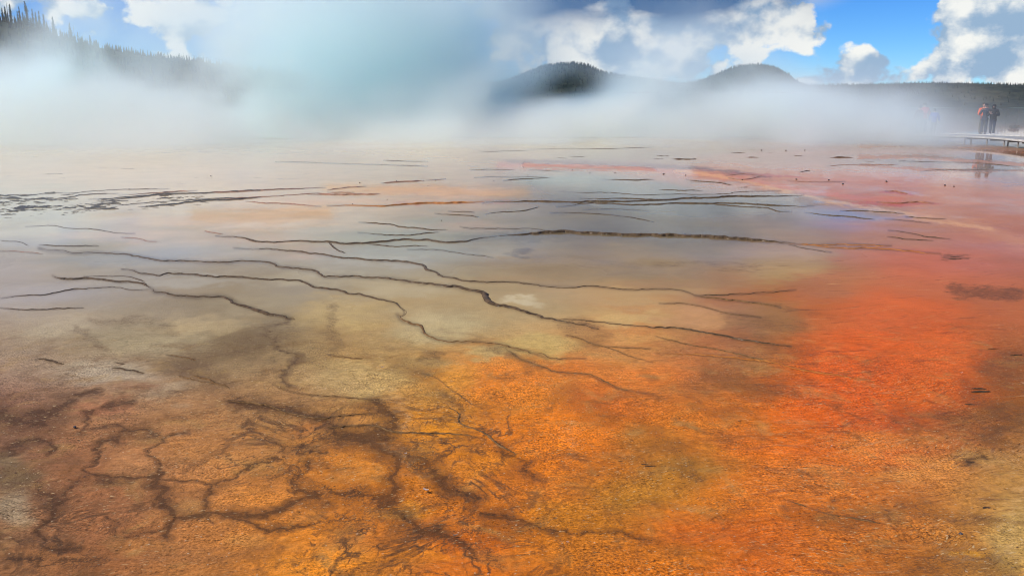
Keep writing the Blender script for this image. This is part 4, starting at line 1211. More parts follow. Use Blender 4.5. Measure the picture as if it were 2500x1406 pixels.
# ------------------------------------------------------------------ hot spring water behind the flats
def make_pool():
    m, b, p = new_mat('spring_water')
    pos = b.N.new('ShaderNodeTexCoord').outputs['Object']
    x, y, z = b.sep(pos)
    rr = b.m('SQRT', b.m('ADD', b.m('POWER', b.m('MULTIPLY', x, 1 / 52), 2.0), b.m('POWER', b.m('MULTIPLY', y, 1 / 38), 2.0)))
    rr = b.m('ADD', rr, b.m('MULTIPLY', b.m('SUBTRACT', b.noise(pos, 0.06, 4), 0.5), 0.2))
    c = b.mix(b.ramp(rr, 0.86, 0.97), b.mix(b.ramp(rr, 0.45, 0.9), (0.015, 0.13, 0.24), (0.05, 0.34, 0.36)), (0.42, 0.36, 0.16))
    b.L.new(c, p.inputs['Base Color'])
    p.inputs['Roughness'].default_value = 0.06; p.inputs['IOR'].default_value = 1.33
    bn = b.N.new('ShaderNodeBump'); bn.inputs['Strength'].default_value = 0.15; bn.inputs['Distance'].default_value = 0.02
    b.L.new(b.noise(b.v('MULTIPLY', pos, (1.2, 2.0, 1)), 1.5, 3), bn.inputs['Height']); b.L.new(bn.outputs[0], p.inputs['Normal'])
    n = 160
    V = [(0, 0, 0)]
    for ring in range(1, 9):
        for k in range(n):
            a = 2 * math.pi * k / n
            w_ = 1 + 0.03 * math.sin(5 * a + 1) + 0.02 * math.sin(11 * a)
            V.append((52 * w_ * ring / 8 * math.cos(a), 38 * w_ * ring / 8 * math.sin(a), 0))
    bm = bmesh.new(); vs = [bm.verts.new(q) for q in V]
    for k in range(n):
        bm.faces.new((vs[0], vs[1 + k], vs[1 + (k + 1) % n]))
        for ring in range(7):
            a = 1 + ring * n; c_ = a + n
            bm.faces.new((vs[a + k], vs[c_ + k], vs[c_ + (k + 1) % n], vs[a + (k + 1) % n]))
    o = link('hot_spring_water', bm_mesh('hot_spring_water', bm, True), m)
    o.location = (-12, 92, 0.03)
    return tag(o, kind='structure')
make_pool()

# ------------------------------------------------------------------ hills
def hill_mat(name, c1, c2, sc):
    m, b, p = new_mat(name)
    pos = b.N.new('ShaderNodeTexCoord').outputs['Object']
    n = b.noise(b.v('MULTIPLY', pos, (1, 1, 1.6)), sc, 8, 0.68)
    n2 = b.noise(pos, sc * 0.12, 4, 0.5)
    c = b.mix(b.ramp(n, 0.36, 0.66), c1, c2)
    c = b.mix(b.m('MULTIPLY', b.ramp(n2, 0.55, 0.7), 0.35), c, (0.12, 0.105, 0.06))
    b.L.new(c, p.inputs['Base Color']); p.inputs['Roughness'].default_value = 0.95; p.inputs['Specular IOR Level'].default_value = 0.05
    return m
def skyline(D, pts):
    """bearing/height pairs of a crest seen at distance D -> x, z on the crest line"""
    return [((a - 1250) / 2083 * D, 1.92 + (262 - e) / 2083 * D) for a, e in pts]
def make_hill(name, D, pts, depth, mat, rough, seed):
    SK = skyline(D, pts)
    xs = np.array([q[0] for q in SK]); zs = np.array([q[1] for q in SK])
    nx, ny = 300, 50
    gx = np.linspace(xs[0], xs[-1], nx); gy = np.linspace(-1, 1, ny)
    sm = np.interp(gx, xs, zs)
    ker = np.exp(-np.linspace(-2, 2, 9) ** 2); ker /= ker.sum()
    sm = np.convolve(np.pad(sm, 4, 'edge'), ker, 'valid')
    X, T = np.meshgrid(gx, gy, indexing='ij')
    prof = np.exp(-(T * 1.7) ** 2)
    nz = fbm(X / (depth * 0.35) + seed, T * 3 + seed, 90 + seed, 5) - 0.5
    Z = sm[:, None] * prof * (1 + 0.5 * nz * np.minimum(1, np.abs(T) * 3)) - 4
    Z += 4 * prof
    Y = D + T * depth
    V = np.stack([X.ravel(), Y.ravel(), Z.ravel()], 1)
    i = np.arange(nx - 1)[:, None] * ny; j = np.arange(ny - 1)[None, :]
    Fq = np.stack([i + j, i + ny + j, i + ny + j + 1, i + j + 1], -1).reshape(-1, 4)
    o = link(name, mesh_np(name, V, Fq), mat)
    tag(o, kind='structure')
    def height(x, t):
        return float(np.interp(x, gx, sm)) * math.exp(-(t * 1.7) ** 2)
    return o, height, (gx[0], gx[-1]), D, depth
HM1 = hill_mat('hill_forest_near', (0.014, 0.023, 0.018), (0.042, 0.055, 0.036), 0.10)
HM2 = hill_mat('hill_forest_far', (0.012, 0.020, 0.018), (0.041, 0.051, 0.037), 0.035)
hillA = make_hill('wooded_hill', 800, [(-900, 30), (-300, 52), (0, 62), (60, 66), (110, 74), (150, 86), (190, 101), (230, 116), (280, 126), (340, 138), (420, 152), (470, 162), (560, 200), (700, 258), (760, 262)], 230, HM1, 1, 3)
hillB = make_hill('far_hill', 1500, [(-400, 150), (300, 150), (400, 146), (470, 153), (540, 160), (640, 176), (800, 196), (1000, 215), (1150, 262)], 420, HM2, 1, 8)
hillC = make_hill('dome_hill', 2800, [(1120, 262), (1190, 214), (1250, 197), (1290, 181), (1325, 168), (1360, 163), (1400, 162), (1430, 167), (1460, 181), (1500, 190), (1560, 198), (1650, 212), (1720, 262)], 420, HM2, 1, 12)
hillD = make_hill('dome_hill', 2700, [(1560, 262), (1620, 224), (1680, 208), (1730, 190), (1762, 176), (1790, 168), (1820, 165), (1862, 170), (1880, 178), (1893, 185), (1905, 196), (1925, 208), (1950, 218), (2010, 232), (2080, 262)], 380, HM2, 1, 15)
hillE = make_hill('long_ridge', 3300, [(600, 215), (900, 205), (1100, 205), (1300, 206), (1600, 205), (1800, 208), (1950, 212), (2100, 210), (2230, 207), (2400, 209), (2550, 213), (3400, 205)], 600, HM2, 1, 19)

# small conifers that clothe the hills and roughen their crests (nobody could count them)
def make_forest(hills):
    V = []; Ft = []
    for (o, hf, (x0, x1), Dd, dp), cnt, hh in hills:
        r_ = random.Random(int(Dd))
        for _ in range(cnt):
            x = r_.uniform(x0, x1); t = -abs(r_.gauss(0, 0.33)) if r_.random() < 0.6 else r_.gauss(0, 0.05)
            z = hf(x, t)
            if z < 6: continue
            y = Dd + t * dp; h_ = hh * r_.uniform(0.5, 1.25); w_ = h_ * r_.uniform(0.14, 0.24)
            k = len(V); a0 = r_.uniform(0, 2)
            for c_ in range(4):
                a = a0 + c_ * math.pi / 2
                V.append((x + w_ * math.cos(a), y + w_ * math.sin(a), z - 3))
            V.append((x + r_.uniform(-.1, .1) * w_, y, z + h_))
            for c_ in range(4): Ft.append((k + c_, k + (c_ + 1) % 4, k + 4))
    me = mesh_np('forest', V, Ft, False)
    o = link('forest', me, hill_mat('conifer_mass', (0.010, 0.017, 0.015), (0.032, 0.040, 0.030), 0.2))
    tag(o, 'dark conifer forest clothing the hills beyond the steaming spring', None, None, 'stuff')
make_forest([(hillA, 2600, 6), (hillB, 1500, 9), (hillC, 2600, 9), (hillD, 2000, 9), (hillE, 5000, 9)])

# ------------------------------------------------------------------ pines on the crest of the wooded hill
BARK = simple_mat('pine_bark', (0.05, 0.035, 0.025), (0.10, 0.075, 0.055), 3, 0.9)
GREY_WOOD = simple_mat('dead_wood', (0.10, 0.09, 0.08), (0.19, 0.175, 0.16), 3, 0.9)
NEEDLE = simple_mat('pine_needles', (0.012, 0.024, 0.016), (0.042, 0.060, 0.034), 1.4, 0.9, 4, 0, 0, 0.1)
def tube(bm, P, rads, n=6):
    prev = None
    for p, r in zip(P, rads):
        ring = [bm.verts.new((p[0] + r * math.cos(2 * math.pi * k / n), p[1] + r * math.sin(2 * math.pi * k / n), p[2])) for k in range(n)]
        if prev:
            for k in range(n): bm.faces.new((prev[k], prev[(k + 1) % n], ring[(k + 1) % n], ring[k]))
        prev = ring
def pine_meshes(seed, slim, bent):
    """unit height pine: trunk and a crown of drooping branch sprays"""
    r_ = random.Random(seed)
    bend = lambda z: (0.035 * bent * max(0, z - 0.7) / 0.3 * (-1), 0)
    bm = bmesh.new()
    tube(bm, [(bend(z)[0], 0, z) for z in (-0.06, 0.2, 0.5, 0.8, 0.985)], (0.016, 0.013, 0.010, 0.006, 0.001))
    trunk = bm_mesh('trunk', bm, True); trunk.materials.append(BARK)
    bm = bmesh.new()
    z = r_.uniform(0.10, 0.2)
    while z < 0.985:
        k = (1 - z)
        L = (0.025 + slim * (k ** 0.75)) * r_.uniform(0.7, 1.2)
        nb = 7 if z < 0.8 else 5
        a0 = r_.uniform(0, 6.3)
        for q in range(nb):
            if r_.random() < 0.12: continue
            a = a0 + q * 2 * math.pi / nb + r_.uniform(-.3, .3); l = L * r_.uniform(0.55, 1.15)
            c_, s_ = math.cos(a), math.sin(a); bx = bend(z)[0]
            dr = l * r_.uniform(0.15, 0.55); wd = l * 0.34
            p0 = (bx, 0, z + 0.012); p1 = (bx + c_ * l * .55 - s_ * wd, s_ * l * .55 + c_ * wd, z - dr * .45)
            p2 = (bx + c_ * l, s_ * l, z - dr); p3 = (bx + c_ * l * .55 + s_ * wd, s_ * l * .55 - c_ * wd, z - dr * .45)
            p4 = (bx + c_ * l * .5, s_ * l * .5, z - dr * .2 - 0.02)
            v = [bm.verts.new(p) for p in (p0, p1, p2, p3, p4)]
            bm.faces.new((v[0], v[1], v[2])); bm.faces.new((v[0], v[2], v[3])); bm.faces.new((v[1], v[4], v[2])); bm.faces.new((v[4], v[3], v[2]))
        z += r_.uniform(0.016, 0.032)
    crown = bm_mesh('crown', bm); crown.materials.append(NEEDLE)
    return trunk, crown
def snag_meshes(seed):
    r_ = random.Random(seed)
    bm = bmesh.new()
    tube(bm, [(0.01 * math.sin(z * 5 + seed), 0, z) for z in (-0.06, 0.2, 0.5, 0.8, 1.0)], (0.013, 0.011, 0.009, 0.006, 0.002))
    trunk = bm_mesh('trunk', bm, True); trunk.materials.append(GREY_WOOD)
    kids = [('trunk', trunk)]
    for _ in range(7):
        z = r_.uniform(0.35, 0.93); a = r_.uniform(0, 6.3); l = 0.07 * (1.2 - z) * 2
        bm = bmesh.new()
        tube(bm, [(0, 0, z), (math.cos(a) * l * .5, math.sin(a) * l * .5, z + 0.004), (math.cos(a) * l, math.sin(a) * l, z - l * .25)], (0.005, 0.004, 0.0015), 5)
        me = bm_mesh('branch', bm, True); me.materials.append(GREY_WOOD); kids.append(('branch', me))
    return kids
PV = [pine_meshes(s, sl, bt) for s, sl, bt in ((1, .11, 0), (2, .15, 0), (3, .085, 0), (4, .13, 0), (5, .12, 1.3))]
SV = [snag_meshes(31), snag_meshes(32)]
ROWL = 'slender dark conifer in the misty row along the crest of the wooded hill'
PINES = [  # bearing, top, variant, label
    (13.8, 17, 1, 'broad pale pine near the high end of the hill crest, beside a bare thin trunk'), (36, 25, 3, 'broad full pine standing darkest at the high end of the hill crest'),
    (116, 19, 4, 'tallest dark pine on the hill crest with a narrow bent tip'), (175, 54, 3, 'broad cone-shaped pine alone halfway down the hill crest, faded by mist'),
    (213, 67, 1, 'pale bluish broad pine low on the hill crest beside bare trunks'), (78, 26, 0, 'tall pointed pine just before the white cloud gap on the hill crest'),
    (99, 32, 2, 'very slim open pine standing against the white cloud on the hill crest'),
    (49, 37, 2, ROWL), (59, 35, 0, ROWL), (66, 32, 3, ROWL), (94, 42, 2, ROWL), (106, 44, 0, ROWL), (129, 37, 2, ROWL), (136, 44, 0, ROWL),
    (144, 42, 2, ROWL), (154, 48, 0, ROWL), (160, 65, 1, ROWL), (192, 88, 0, ROWL), (202, 92, 2, ROWL), (230, 89, 2, ROWL), (26, 44, 0, ROWL), (20, 36, 2, ROWL),
    (2, 31, 1, ROWL), (86, 52, 1, ROWL), (143, 56, 3, ROWL), (258, 96, 1, ROWL), (240, 98, 0, ROWL), (110, 52, 3, ROWL), (71, 45, 0, ROWL), (42, 48, 1, ROWL), (8, 44, 0, ROWL), (124, 56, 1, ROWL), (181, 80, 0, ROWL), (221, 98, 3, ROWL), (270, 106, 0, ROWL), (167, 76, 2, ROWL)]
SNAGS = [(22, 12, 'bare thin dead trunk beside the broad pale pine at the high end of the crest'), (71.5, 20, 'bare needle-like dead trunk rising among the darkest pines of the crest'),
         (222, 74, 'thin dead trunk just below the pale bluish pine on the crest'), (188, 78, 'lone grey dead trunk between the two broad misty pines low on the crest'), (235, 88, 'lowest dead trunk on the hill crest, almost lost in mist')]
def crest_tree(kids, name, a, top, rz, Dd=797):
    x = (a - 1250) / 2083 * Dd
    z0 = hillA[1](x, (Dd - 800) / 230) - 2.5
    zt = 1.92 + (262 - top) / 2083 * Dd
    t = empty(name, (x, Dd, z0), rz)
    h = zt - z0
    for nm, me in kids:
        c = link(nm, me, None, t)
        c.scale = (h * (26 / max(h, 10)) ** .25, h * (26 / max(h, 10)) ** .25, h)
    return t
for i, (a, top, vv, lab) in enumerate(PINES):
    t = crest_tree((('trunk', PV[vv][0]), ('crown', PV[vv][1])), 'pine_tree', a, top, 0 if vv == 4 else i * 1.3, 797 - (i * 5) % 12)
    if lab is ROWL:
        kind = ('slender pointed', 'broad ragged', 'very slim', 'full bushy', 'bent')[vv]
        part_ = 'near the high end' if a < 80 else 'along the middle' if a < 165 else 'near the low end'
        lab = '%s dark conifer in the misty row %s of the hill crest' % (kind, part_)
    tag(t, lab, 'pine tree', 'pines along the wooded hill crest')
for i, (a, top, lab) in enumerate(SNAGS):
    t = crest_tree(SV[i % 2], 'dead_tree', a, top, i)
    tag(t, lab, 'dead tree', 'dead trunks along the wooded hill crest')

# ------------------------------------------------------------------ boardwalk
def on_deck(a, e):
    """point of the deck level seen on a bearing/dip pair (survey of the walkway edge)"""
    th = rad(11.95); q = (703 - e) / 2083; s_ = (a - 1250) / 2083
    dy = math.cos(th) + q * math.sin(th); dz = -math.sin(th) + q * math.cos(th)
    t = 1.55 / -dz
    return Vector((s_ * t, dy * t, 0))
DECK = 0.37
WEATHERED = simple_mat('weathered_planks', (0.30, 0.29, 0.27), (0.46, 0.44, 0.40), 5, 0.8, 5, 0, 0.3, 0.3, (8, 1, 1))
EDGE = simple_mat('edge_board', (0.50, 0.48, 0.43), (0.66, 0.63, 0.56), 4, 0.75, 5, 0, 0.2)
POSTM = simple_mat('post_wood', (0.22, 0.20, 0.17), (0.34, 0.31, 0.27), 5, 0.85)
edge_pts = [(34.0, 28.0), (31.6, 36.0), (30.6, 43.0)]
edge_pts = [on_deck(2700, 366).xy, on_deck(2590, 354).xy, on_deck(2500, 345).xy, on_deck(2430, 338.3).xy, on_deck(2350, 333.7).xy, on_deck(2240, 329.8).xy, on_deck(2150, 327.5).xy, on_deck(2080, 326.2).xy]
EP = catmull(np.array([tuple(q) for q in edge_pts]), 0.05)
def make_boardwalk():
    root = empty('boardwalk', (float(EP[len(EP) // 2][0]), float(EP[len(EP) // 2][1]), 0))
    O = Vector(root.location)
    tag(root, 'low weathered grey plank boardwalk on short posts across the shallow pink flats', 'boardwalk')
    s = np.concatenate([[0], np.cumsum(np.linalg.norm(np.diff(EP, axis=0), axis=1))])
    at = lambda q: Vector((float(np.interp(q, s, EP[:, 0])), float(np.interp(q, s, EP[:, 1])), 0))
    def frame(q):
        p = at(q); t = (at(min(q + .2, s[-1])) - at(max(q - .2, 0))).normalized()
        n = Vector((t.y, -t.x, 0))
        if n.x < 0: n = -n                     # towards the far side
        return p, t, n
    W_, pw = 3.0, max(0.16, s[-1] / 285)
    vr = []
    for k in range(4):
        bm = bmesh.new(); box(bm, 0, W_, -pw * .47, pw * .47, -0.05, 0); vr.append(bm_mesh('plank', bm)); vr[-1].materials.append(WEATHERED)
    for k in range(int(s[-1] / pw)):
        p, t, n = frame((k + .5) * pw)
        o = link('plank', vr[k % 4], None, root)
        o.location = p - O + Vector((0, 0, DECK + random.uniform(-.006, .006)))
        o.rotation_euler = (0, 0, math.atan2(n.y, n.x) + random.uniform(-.006, .006))
    # raised edge boards along both sides, in lengths
    Ln = 1.83
    for side, off in (('near', -0.02), ('far', W_ - .1)):
        for k in range(int(s[-1] / Ln)):
            bm = bmesh.new()
            nseg = 6; prev = None
            for q in range(nseg + 1):
                p, t, n = frame(k * Ln + 0.01 + (Ln - 0.02) * q / nseg)
                ring = [bm.verts.new(p - O + n * (off + a) + Vector((0, 0, DECK + z))) for a, z in ((0, -.035), (.09, -.035), (.09, .05), (0, .05))] if side == 'near' else \
                       [bm.verts.new(p - O + n * (off + a) + Vector((0, 0, DECK + z))) for a, z in ((0, .004), (.09, .004), (.09, .05), (0, .05))]
                if prev:
                    for c_ in range(4): bm.faces.new((prev[c_], prev[(c_ + 1) % 4], ring[(c_ + 1) % 4], ring[c_]))
                else: bm.faces.new(ring)
                prev = ring
            bm.faces.new(prev)
            link('edge_board', bm_mesh('edge_board', bm), EDGE, root)
    bm = bmesh.new(); box(bm, -.028, .028, -.028, .028, -DECK - .05, -.055); pm = bm_mesh('post', bm); pm.materials.append(POSTM)
    bm = bmesh.new(); box(bm, 0.30, W_ - .02, -.05, .05, -.16, -.054); jm = bm_mesh('cross_beam', bm); jm.materials.append(POSTM)
    for k in range(int(s[-1] / Ln) + 1):
        p, t, n = frame(min(k * Ln + .2, s[-1]))
        for off in (0.08, W_ - .12):
            o = link('post', pm, None, root); o.location = p - O + n * off + Vector((0, 0, DECK)); o.rotation_euler = (0, 0, math.atan2(n.y, n.x))
        o = link('cross_beam', jm, None, root); o.location = p - O + t * .115 + Vector((0, 0, DECK)); o.rotation_euler = (0, 0, math.atan2(n.y, n.x))
make_boardwalk()

# ------------------------------------------------------------------ people
def skin_mesh(name, verts, edges, root=0, sub=2):
    me = bpy.data.meshes.new(name)
    me.from_pydata([v[:3] for v in verts], edges, [])
    o = bpy.data.objects.new(name, me); COL.objects.link(o)
    sk = o.modifiers.new('skin', 'SKIN'); sk.use_smooth_shade = True
    for i, d in enumerate(me.skin_vertices[0].data):
        r = verts[i][3]; d.radius = (r, r) if not isinstance(r, tuple) else r
        d.use_root = (i == root)
    ss = o.modifiers.new('sub', 'SUBSURF'); ss.levels = sub; ss.render_levels = sub
    dg = bpy.context.evaluated_depsgraph_get()
    out = bpy.data.meshes.new_from_object(o.evaluated_get(dg))
    bpy.data.objects.remove(o); out.name = name
    for p in out.polygons: p.use_smooth = True
    return out
SKIN = simple_mat('skin', (0.42, 0.25, 0.18), (0.50, 0.31, 0.23), 12, 0.55)
def cloth(name, c, v=0.75, sc=9):
    return simple_mat(name, tuple(q * v for q in c), c, sc, 0.85, 4, 0, 0.3, 0.2)
CLOTH = {'navy': cloth('navy_cloth', (0.020, 0.028, 0.055)), 'black': cloth('black_cloth', (0.012, 0.013, 0.015)), 'jeans': cloth('dark_jeans', (0.022, 0.028, 0.060)),
         'olive': cloth('olive_cloth', (0.115, 0.105, 0.070)), 'orange': cloth('orange_cloth', (0.80, 0.13, 0.030)), 'grey': cloth('grey_cloth', (0.26, 0.27, 0.28)),
         'red': cloth('red_cloth', (0.55, 0.045, 0.060)), 'maroon': cloth('maroon_cloth', (0.12, 0.035, 0.045)), 'blue': cloth('blue_cloth', (0.05, 0.09, 0.42)),
         'charcoal': cloth('charcoal_cloth', (0.030, 0.031, 0.034)), 'white': cloth('white_shoe', (0.7, 0.7, 0.68)), 'hair': cloth('dark_hair', (0.025, 0.017, 0.012))}
EYE = simple_mat('eye', (0.02, 0.015, 0.012), (0.03, 0.022, 0.02), 5, 0.2)
def hand_mesh():
    V = [(0, 0, 0, .026), (0, 0, -.045, (.040, .018)), (0, 0, -.085, (.040, .017))]
    E = [(0, 1), (1, 2)]
    for k, (x, l) in enumerate(((-.030, .062), (-.010, .075), (.010, .070), (.030, .055))):
        b0 = len(V)
        V += [(x, -.002, -.10, .0095), (x * 1.1, -.012, -.10 - l * .5, .0085), (x * 1.1, -.034, -.10 - l * .9, .0075)]
        E += [(2, b0), (b0, b0 + 1), (b0 + 1, b0 + 2)]
    b0 = len(V)
    V += [(.040, -.012, -.035, .012), (.056, -.026, -.062, .010), (.056, -.038, -.088, .008)]
    E += [(1, b0), (b0, b0 + 1), (b0 + 1, b0 + 2)]
    return skin_mesh('hand', V, E, 0, 1)
HAND = hand_mesh(); HAND.materials.append(SKIN)
def blob(name, loc, sc, mat, parent, sub=3, cut=None, rot=(0, 0, 0)):
    bm = bmesh.new(); bmesh.ops.create_icosphere(bm, subdivisions=sub, radius=1)
    if cut is not None:
        for q in bm.verts:
            if q.co.z < cut: q.co.z = cut + (q.co.z - cut) * .12
    M = Matrix.LocRotScale(Vector(loc), __import__('mathutils').Euler(rot), Vector(sc))
    bmesh.ops.transform(bm, matrix=M, verts=bm.verts)
    return link(name, bm_mesh(name, bm, True), mat, parent)
def person(label, loc, rz, height, top, legs, head='hair', headcol='hair', lean=(0, 0), elbows=((-.30, -.02, 1.13), (.30, -.02, 1.13)),
           wrists=((-.31, -.10, .90), (.31, -.10, .90)), stance=0.10, coat_len=0.86, shoes='charcoal', bulk=1.0):
    root = empty('person', loc, rz)
    k = height / 1.75
    root.scale = (k, k, k)
    tag(root, label, 'person')
    lx, ly = lean
    hx, hy = lx * 1.5, ly * 1.5 - .01
    el, wr = elbows, wrists
    V = [(0, 0, .96, (.15, .115)), (lx * .3, ly * .3, 1.12, (.135, .105)), (lx * .8, ly * .8, 1.32, (.165, .115)), (lx, ly, 1.44, (.085, .07)), (lx, ly, 1.50, .055),
         (hx, hy, 1.56, (.070, .075)), (hx, hy - .01, 1.64, (.078, .094)), (hx, hy, 1.71, (.062, .078))]
    E = [(i, i + 1) for i in range(7)]
    # nose
    V.append((hx, hy - .105, 1.615, .014)); E.append((6, 8))
    def arm(sx, e_, w_):
        b0 = len(V)
        V.extend([(lx + sx * .185, ly, 1.40, .062), (*e_, .044), (*w_, .031)])
        E.extend([(2, b0), (b0, b0 + 1), (b0 + 1, b0 + 2)])
    arm(-1, el[0], wr[0]); arm(1, el[1], wr[1])
    for sx in (-1, 1):
        b0 = len(V)
        V.extend([(sx * .09, 0, .88, .092), (sx * stance, -.01, .50, .058), (sx * stance, .01, .10, .042), (sx * stance, -.06, .045, .040), (sx * (stance + .02), -.15, .035, .030)])
        E.extend([(0, b0), (b0, b0 + 1), (b0 + 1, b0 + 2), (b0 + 2, b0 + 3), (b0 + 3, b0 + 4)])
    body = link('body', skin_mesh('body', V, E, 0, 2), SKIN, root)
    # jacket
    B = bulk
    JV = [(0, 0, coat_len, (.185 * B, .145 * B)), (0, 0, 1.0, (.175 * B, .14 * B)), (lx * .4, ly * .4, 1.16, (.17 * B, .138 * B)), (lx * .8, ly * .8, 1.33, (.195 * B, .145 * B)), (lx, ly, 1.45, (.11, .09)), (lx, ly, 1.49, (.08, .08))]
    JE = [(i, i + 1) for i in range(5)]
    for i, sx in enumerate((-1, 1)):
        b0 = len(JV)
        mid = [(el[i][q] + wr[i][q]) / 2 for q in range(3)]
        JV.extend([(lx + sx * .19, ly, 1.40, .085 * B), (*el[i], .066 * B), (*mid, .058 * B), (*wr[i], .048)])
        JE.extend([(3, b0), (b0, b0 + 1), (b0 + 1, b0 + 2), (b0 + 2, b0 + 3)])
    link('jacket', skin_mesh('jacket', JV, JE, 1, 2), CLOTH[top], root)
    TV = [(0, 0, .97, (.155, .125))]; TE = []
    for sx in (-1, 1):
        b0 = len(TV)
        TV.extend([(sx * .085, 0, .86, .112), (sx * (stance + .005), -.01, .50, .083), (sx * stance, .01, .12, .072), (sx * stance, .01, .07, .070)])
        TE.extend([(0, b0), (b0, b0 + 1), (b0 + 1, b0 + 2), (b0 + 2, b0 + 3)])
    link('trousers', skin_mesh('trousers', TV, TE, 0, 2), CLOTH[legs], root)
    for sx in (-1, 1):
        link('shoe', skin_mesh('shoe', [(sx * stance, .04, .045, .045), (sx * stance, -.06, .045, .048), (sx * (stance + .02), -.16, .040, .040)], [(0, 1), (1, 2)], 1, 2), CLOTH[shoes], root)
    for i, sx in enumerate((-1, 1)):
        h = link('hand', HAND, None, root)
        d = (Vector(wr[i]) - Vector(el[i])).normalized()
        q = d.to_track_quat('-Z', 'Y')
        h.rotation_mode = 'QUATERNION'; h.rotation_quaternion = q; h.location = Vector(wr[i]) + d * .01
        if sx < 0: h.scale = (-1, 1, 1)
    for sx in (-1, 1):
        blob('eye', (hx + sx * .032, hy - .096, 1.645), (.011, .008, .009), EYE, root, 2)
        blob('ear', (hx + sx * .082, hy + .005, 1.63), (.012, .022, .032), SKIN, root, 2)
    if head == 'hood':
        hd = blob('hood', (hx, hy + .022, 1.635), (.115, .125, .150), CLOTH[headcol], root)
        blob('collar', (lx, ly, 1.495), (.115, .11, .065), CLOTH[headcol], root)
    elif head == 'cap':
        c = blob('cap', (hx, hy, 1.675), (.096, .112, .095), CLOTH[headcol], root, 3, -.15)
        blob('brim', (hx, hy - .12, 1.672), (.075, .085, .011), CLOTH[headcol], c)
        blob('hair', (hx, hy + .03, 1.625), (.092, .095, .085), CLOTH['hair'], root)
    else:
        blob('hair', (hx, hy + .025, 1.665), (.095, .108, .098), CLOTH['hair'], root, 3)
    return root
def deck_at(a, e): 
    p = on_deck(a, e); return (p.x, p.y, DECK)
hold = dict(elbows=((-.27, -.14, 1.12), (.27, -.14, 1.12)), wrists=((-.09, -.36, 1.28), (.09, -.36, 1.28)))
p1 = person('person in navy jacket and dark jeans with raised bent arms, standing before the orange jacket', deck_at(2400, 328.4), rad(-42), 1.76, 'navy', 'jeans', 'cap', 'black', (0.02, 0),
            ((-.25, -.16, 1.12), (.27, -.15, 1.15)), ((-.10, -.30, 1.38), (.05, -.33, 1.40)))
p2 = person('person in orange jacket and olive trousers mostly hidden behind the navy jacket', deck_at(2397, 327.1), rad(-25), 1.80, 'orange', 'olive', 'hair', 'hair', (-.03, 0),
            ((-.29, -.10, 1.13), (.28, -.08, 1.14)), ((-.12, -.28, 1.04), (.10, -.28, 1.06)), 0.13)
p3 = person('person in black hooded coat and dark trousers holding both forearms up', deck_at(2420.5, 329.4), rad(-35), 1.70, 'black', 'jeans', 'hood', 'black', (-.015, -.02),
            ((-.29, -.12, 1.10), (.30, -.06, 1.12)), ((-.16, -.34, 1.26), (-.02, -.36, 1.22)), 0.085, 0.80, 'white', 1.12)
p4 = person('person in dark cap and grey trousers fading into the steam', deck_at(2240, 326.5), rad(200), 1.66, 'maroon', 'grey', 'cap', 'charcoal', (0, 0))
p5 = person('person in red jacket, tallest of the three fading into the steam', deck_at(2252, 325.6), rad(170), 1.82, 'red', 'charcoal', 'hair', 'hair', (.01, 0), bulk=1.1)
p6 = person('person in blue jacket fading into the steam, shortest of the three there', deck_at(2277, 326.6), rad(150), 1.46, 'blue', 'charcoal', 'hair', 'hair', (0, -.03), bulk=1.15)
# p4..p6 wear no group: each is told apart by clothing

# ------------------------------------------------------------------ low shrubs behind the boardwalk
LEAF = simple_mat('shrub_leaf', (0.030, 0.032, 0.020), (0.075, 0.065, 0.038), 6, 0.9, 4, 0, 0, 0.1)
def shrub(label, x, y, w_, h_, seed):
    r_ = random.Random(seed)
    root = empty('shrub', (x, y, 0)); tag(root, label, 'shrub')
    bm = bmesh.new()
    for k in range(9):
        a = r_.uniform(0, 6.3); l = r_.uniform(.3, .9)
        p0 = Vector((0, 0, 0)); p1 = Vector((math.cos(a) * w_ * .4 * l, math.sin(a) * w_ * .4 * l, h_ * .8 * r_.uniform(.6, 1)))
        tube(bm, [p0, (p0 + p1) * .5 + Vector((0, 0, .05)), p1], (.03, .02, .006), 5)
    link('stem', bm_mesh('stem', bm, True), BARK, root)
    bm = bmesh.new()
    for k in range(900):
        u = Vector((r_.gauss(0, 1), r_.gauss(0, 1), r_.gauss(0, 1))).normalized() * r_.uniform(.35, 1) ** .5
        c = Vector((u.x * w_ * .5, u.y * w_ * .5, h_ * .55 + u.z * h_ * .48)) * (1 + .15 * math.sin(k))
        d = Vector((r_.gauss(0, 1), r_.gauss(0, 1), r_.gauss(0, 1))).normalized() * .09; e = d.orthogonal().normalized() * .045
        bm.faces.new([bm.verts.new(c + q) for q in (-d, e, d, -e)])
    link('foliage', bm_mesh('foliage', bm), LEAF, root)
gp = lambda a, dd: ((a - 1250) / 2083 * dd, dd)
shrub('low brown shrub on the flat behind the boardwalk, beside the black-coated person', *gp(2455, 80), 0.8, .26, 3)

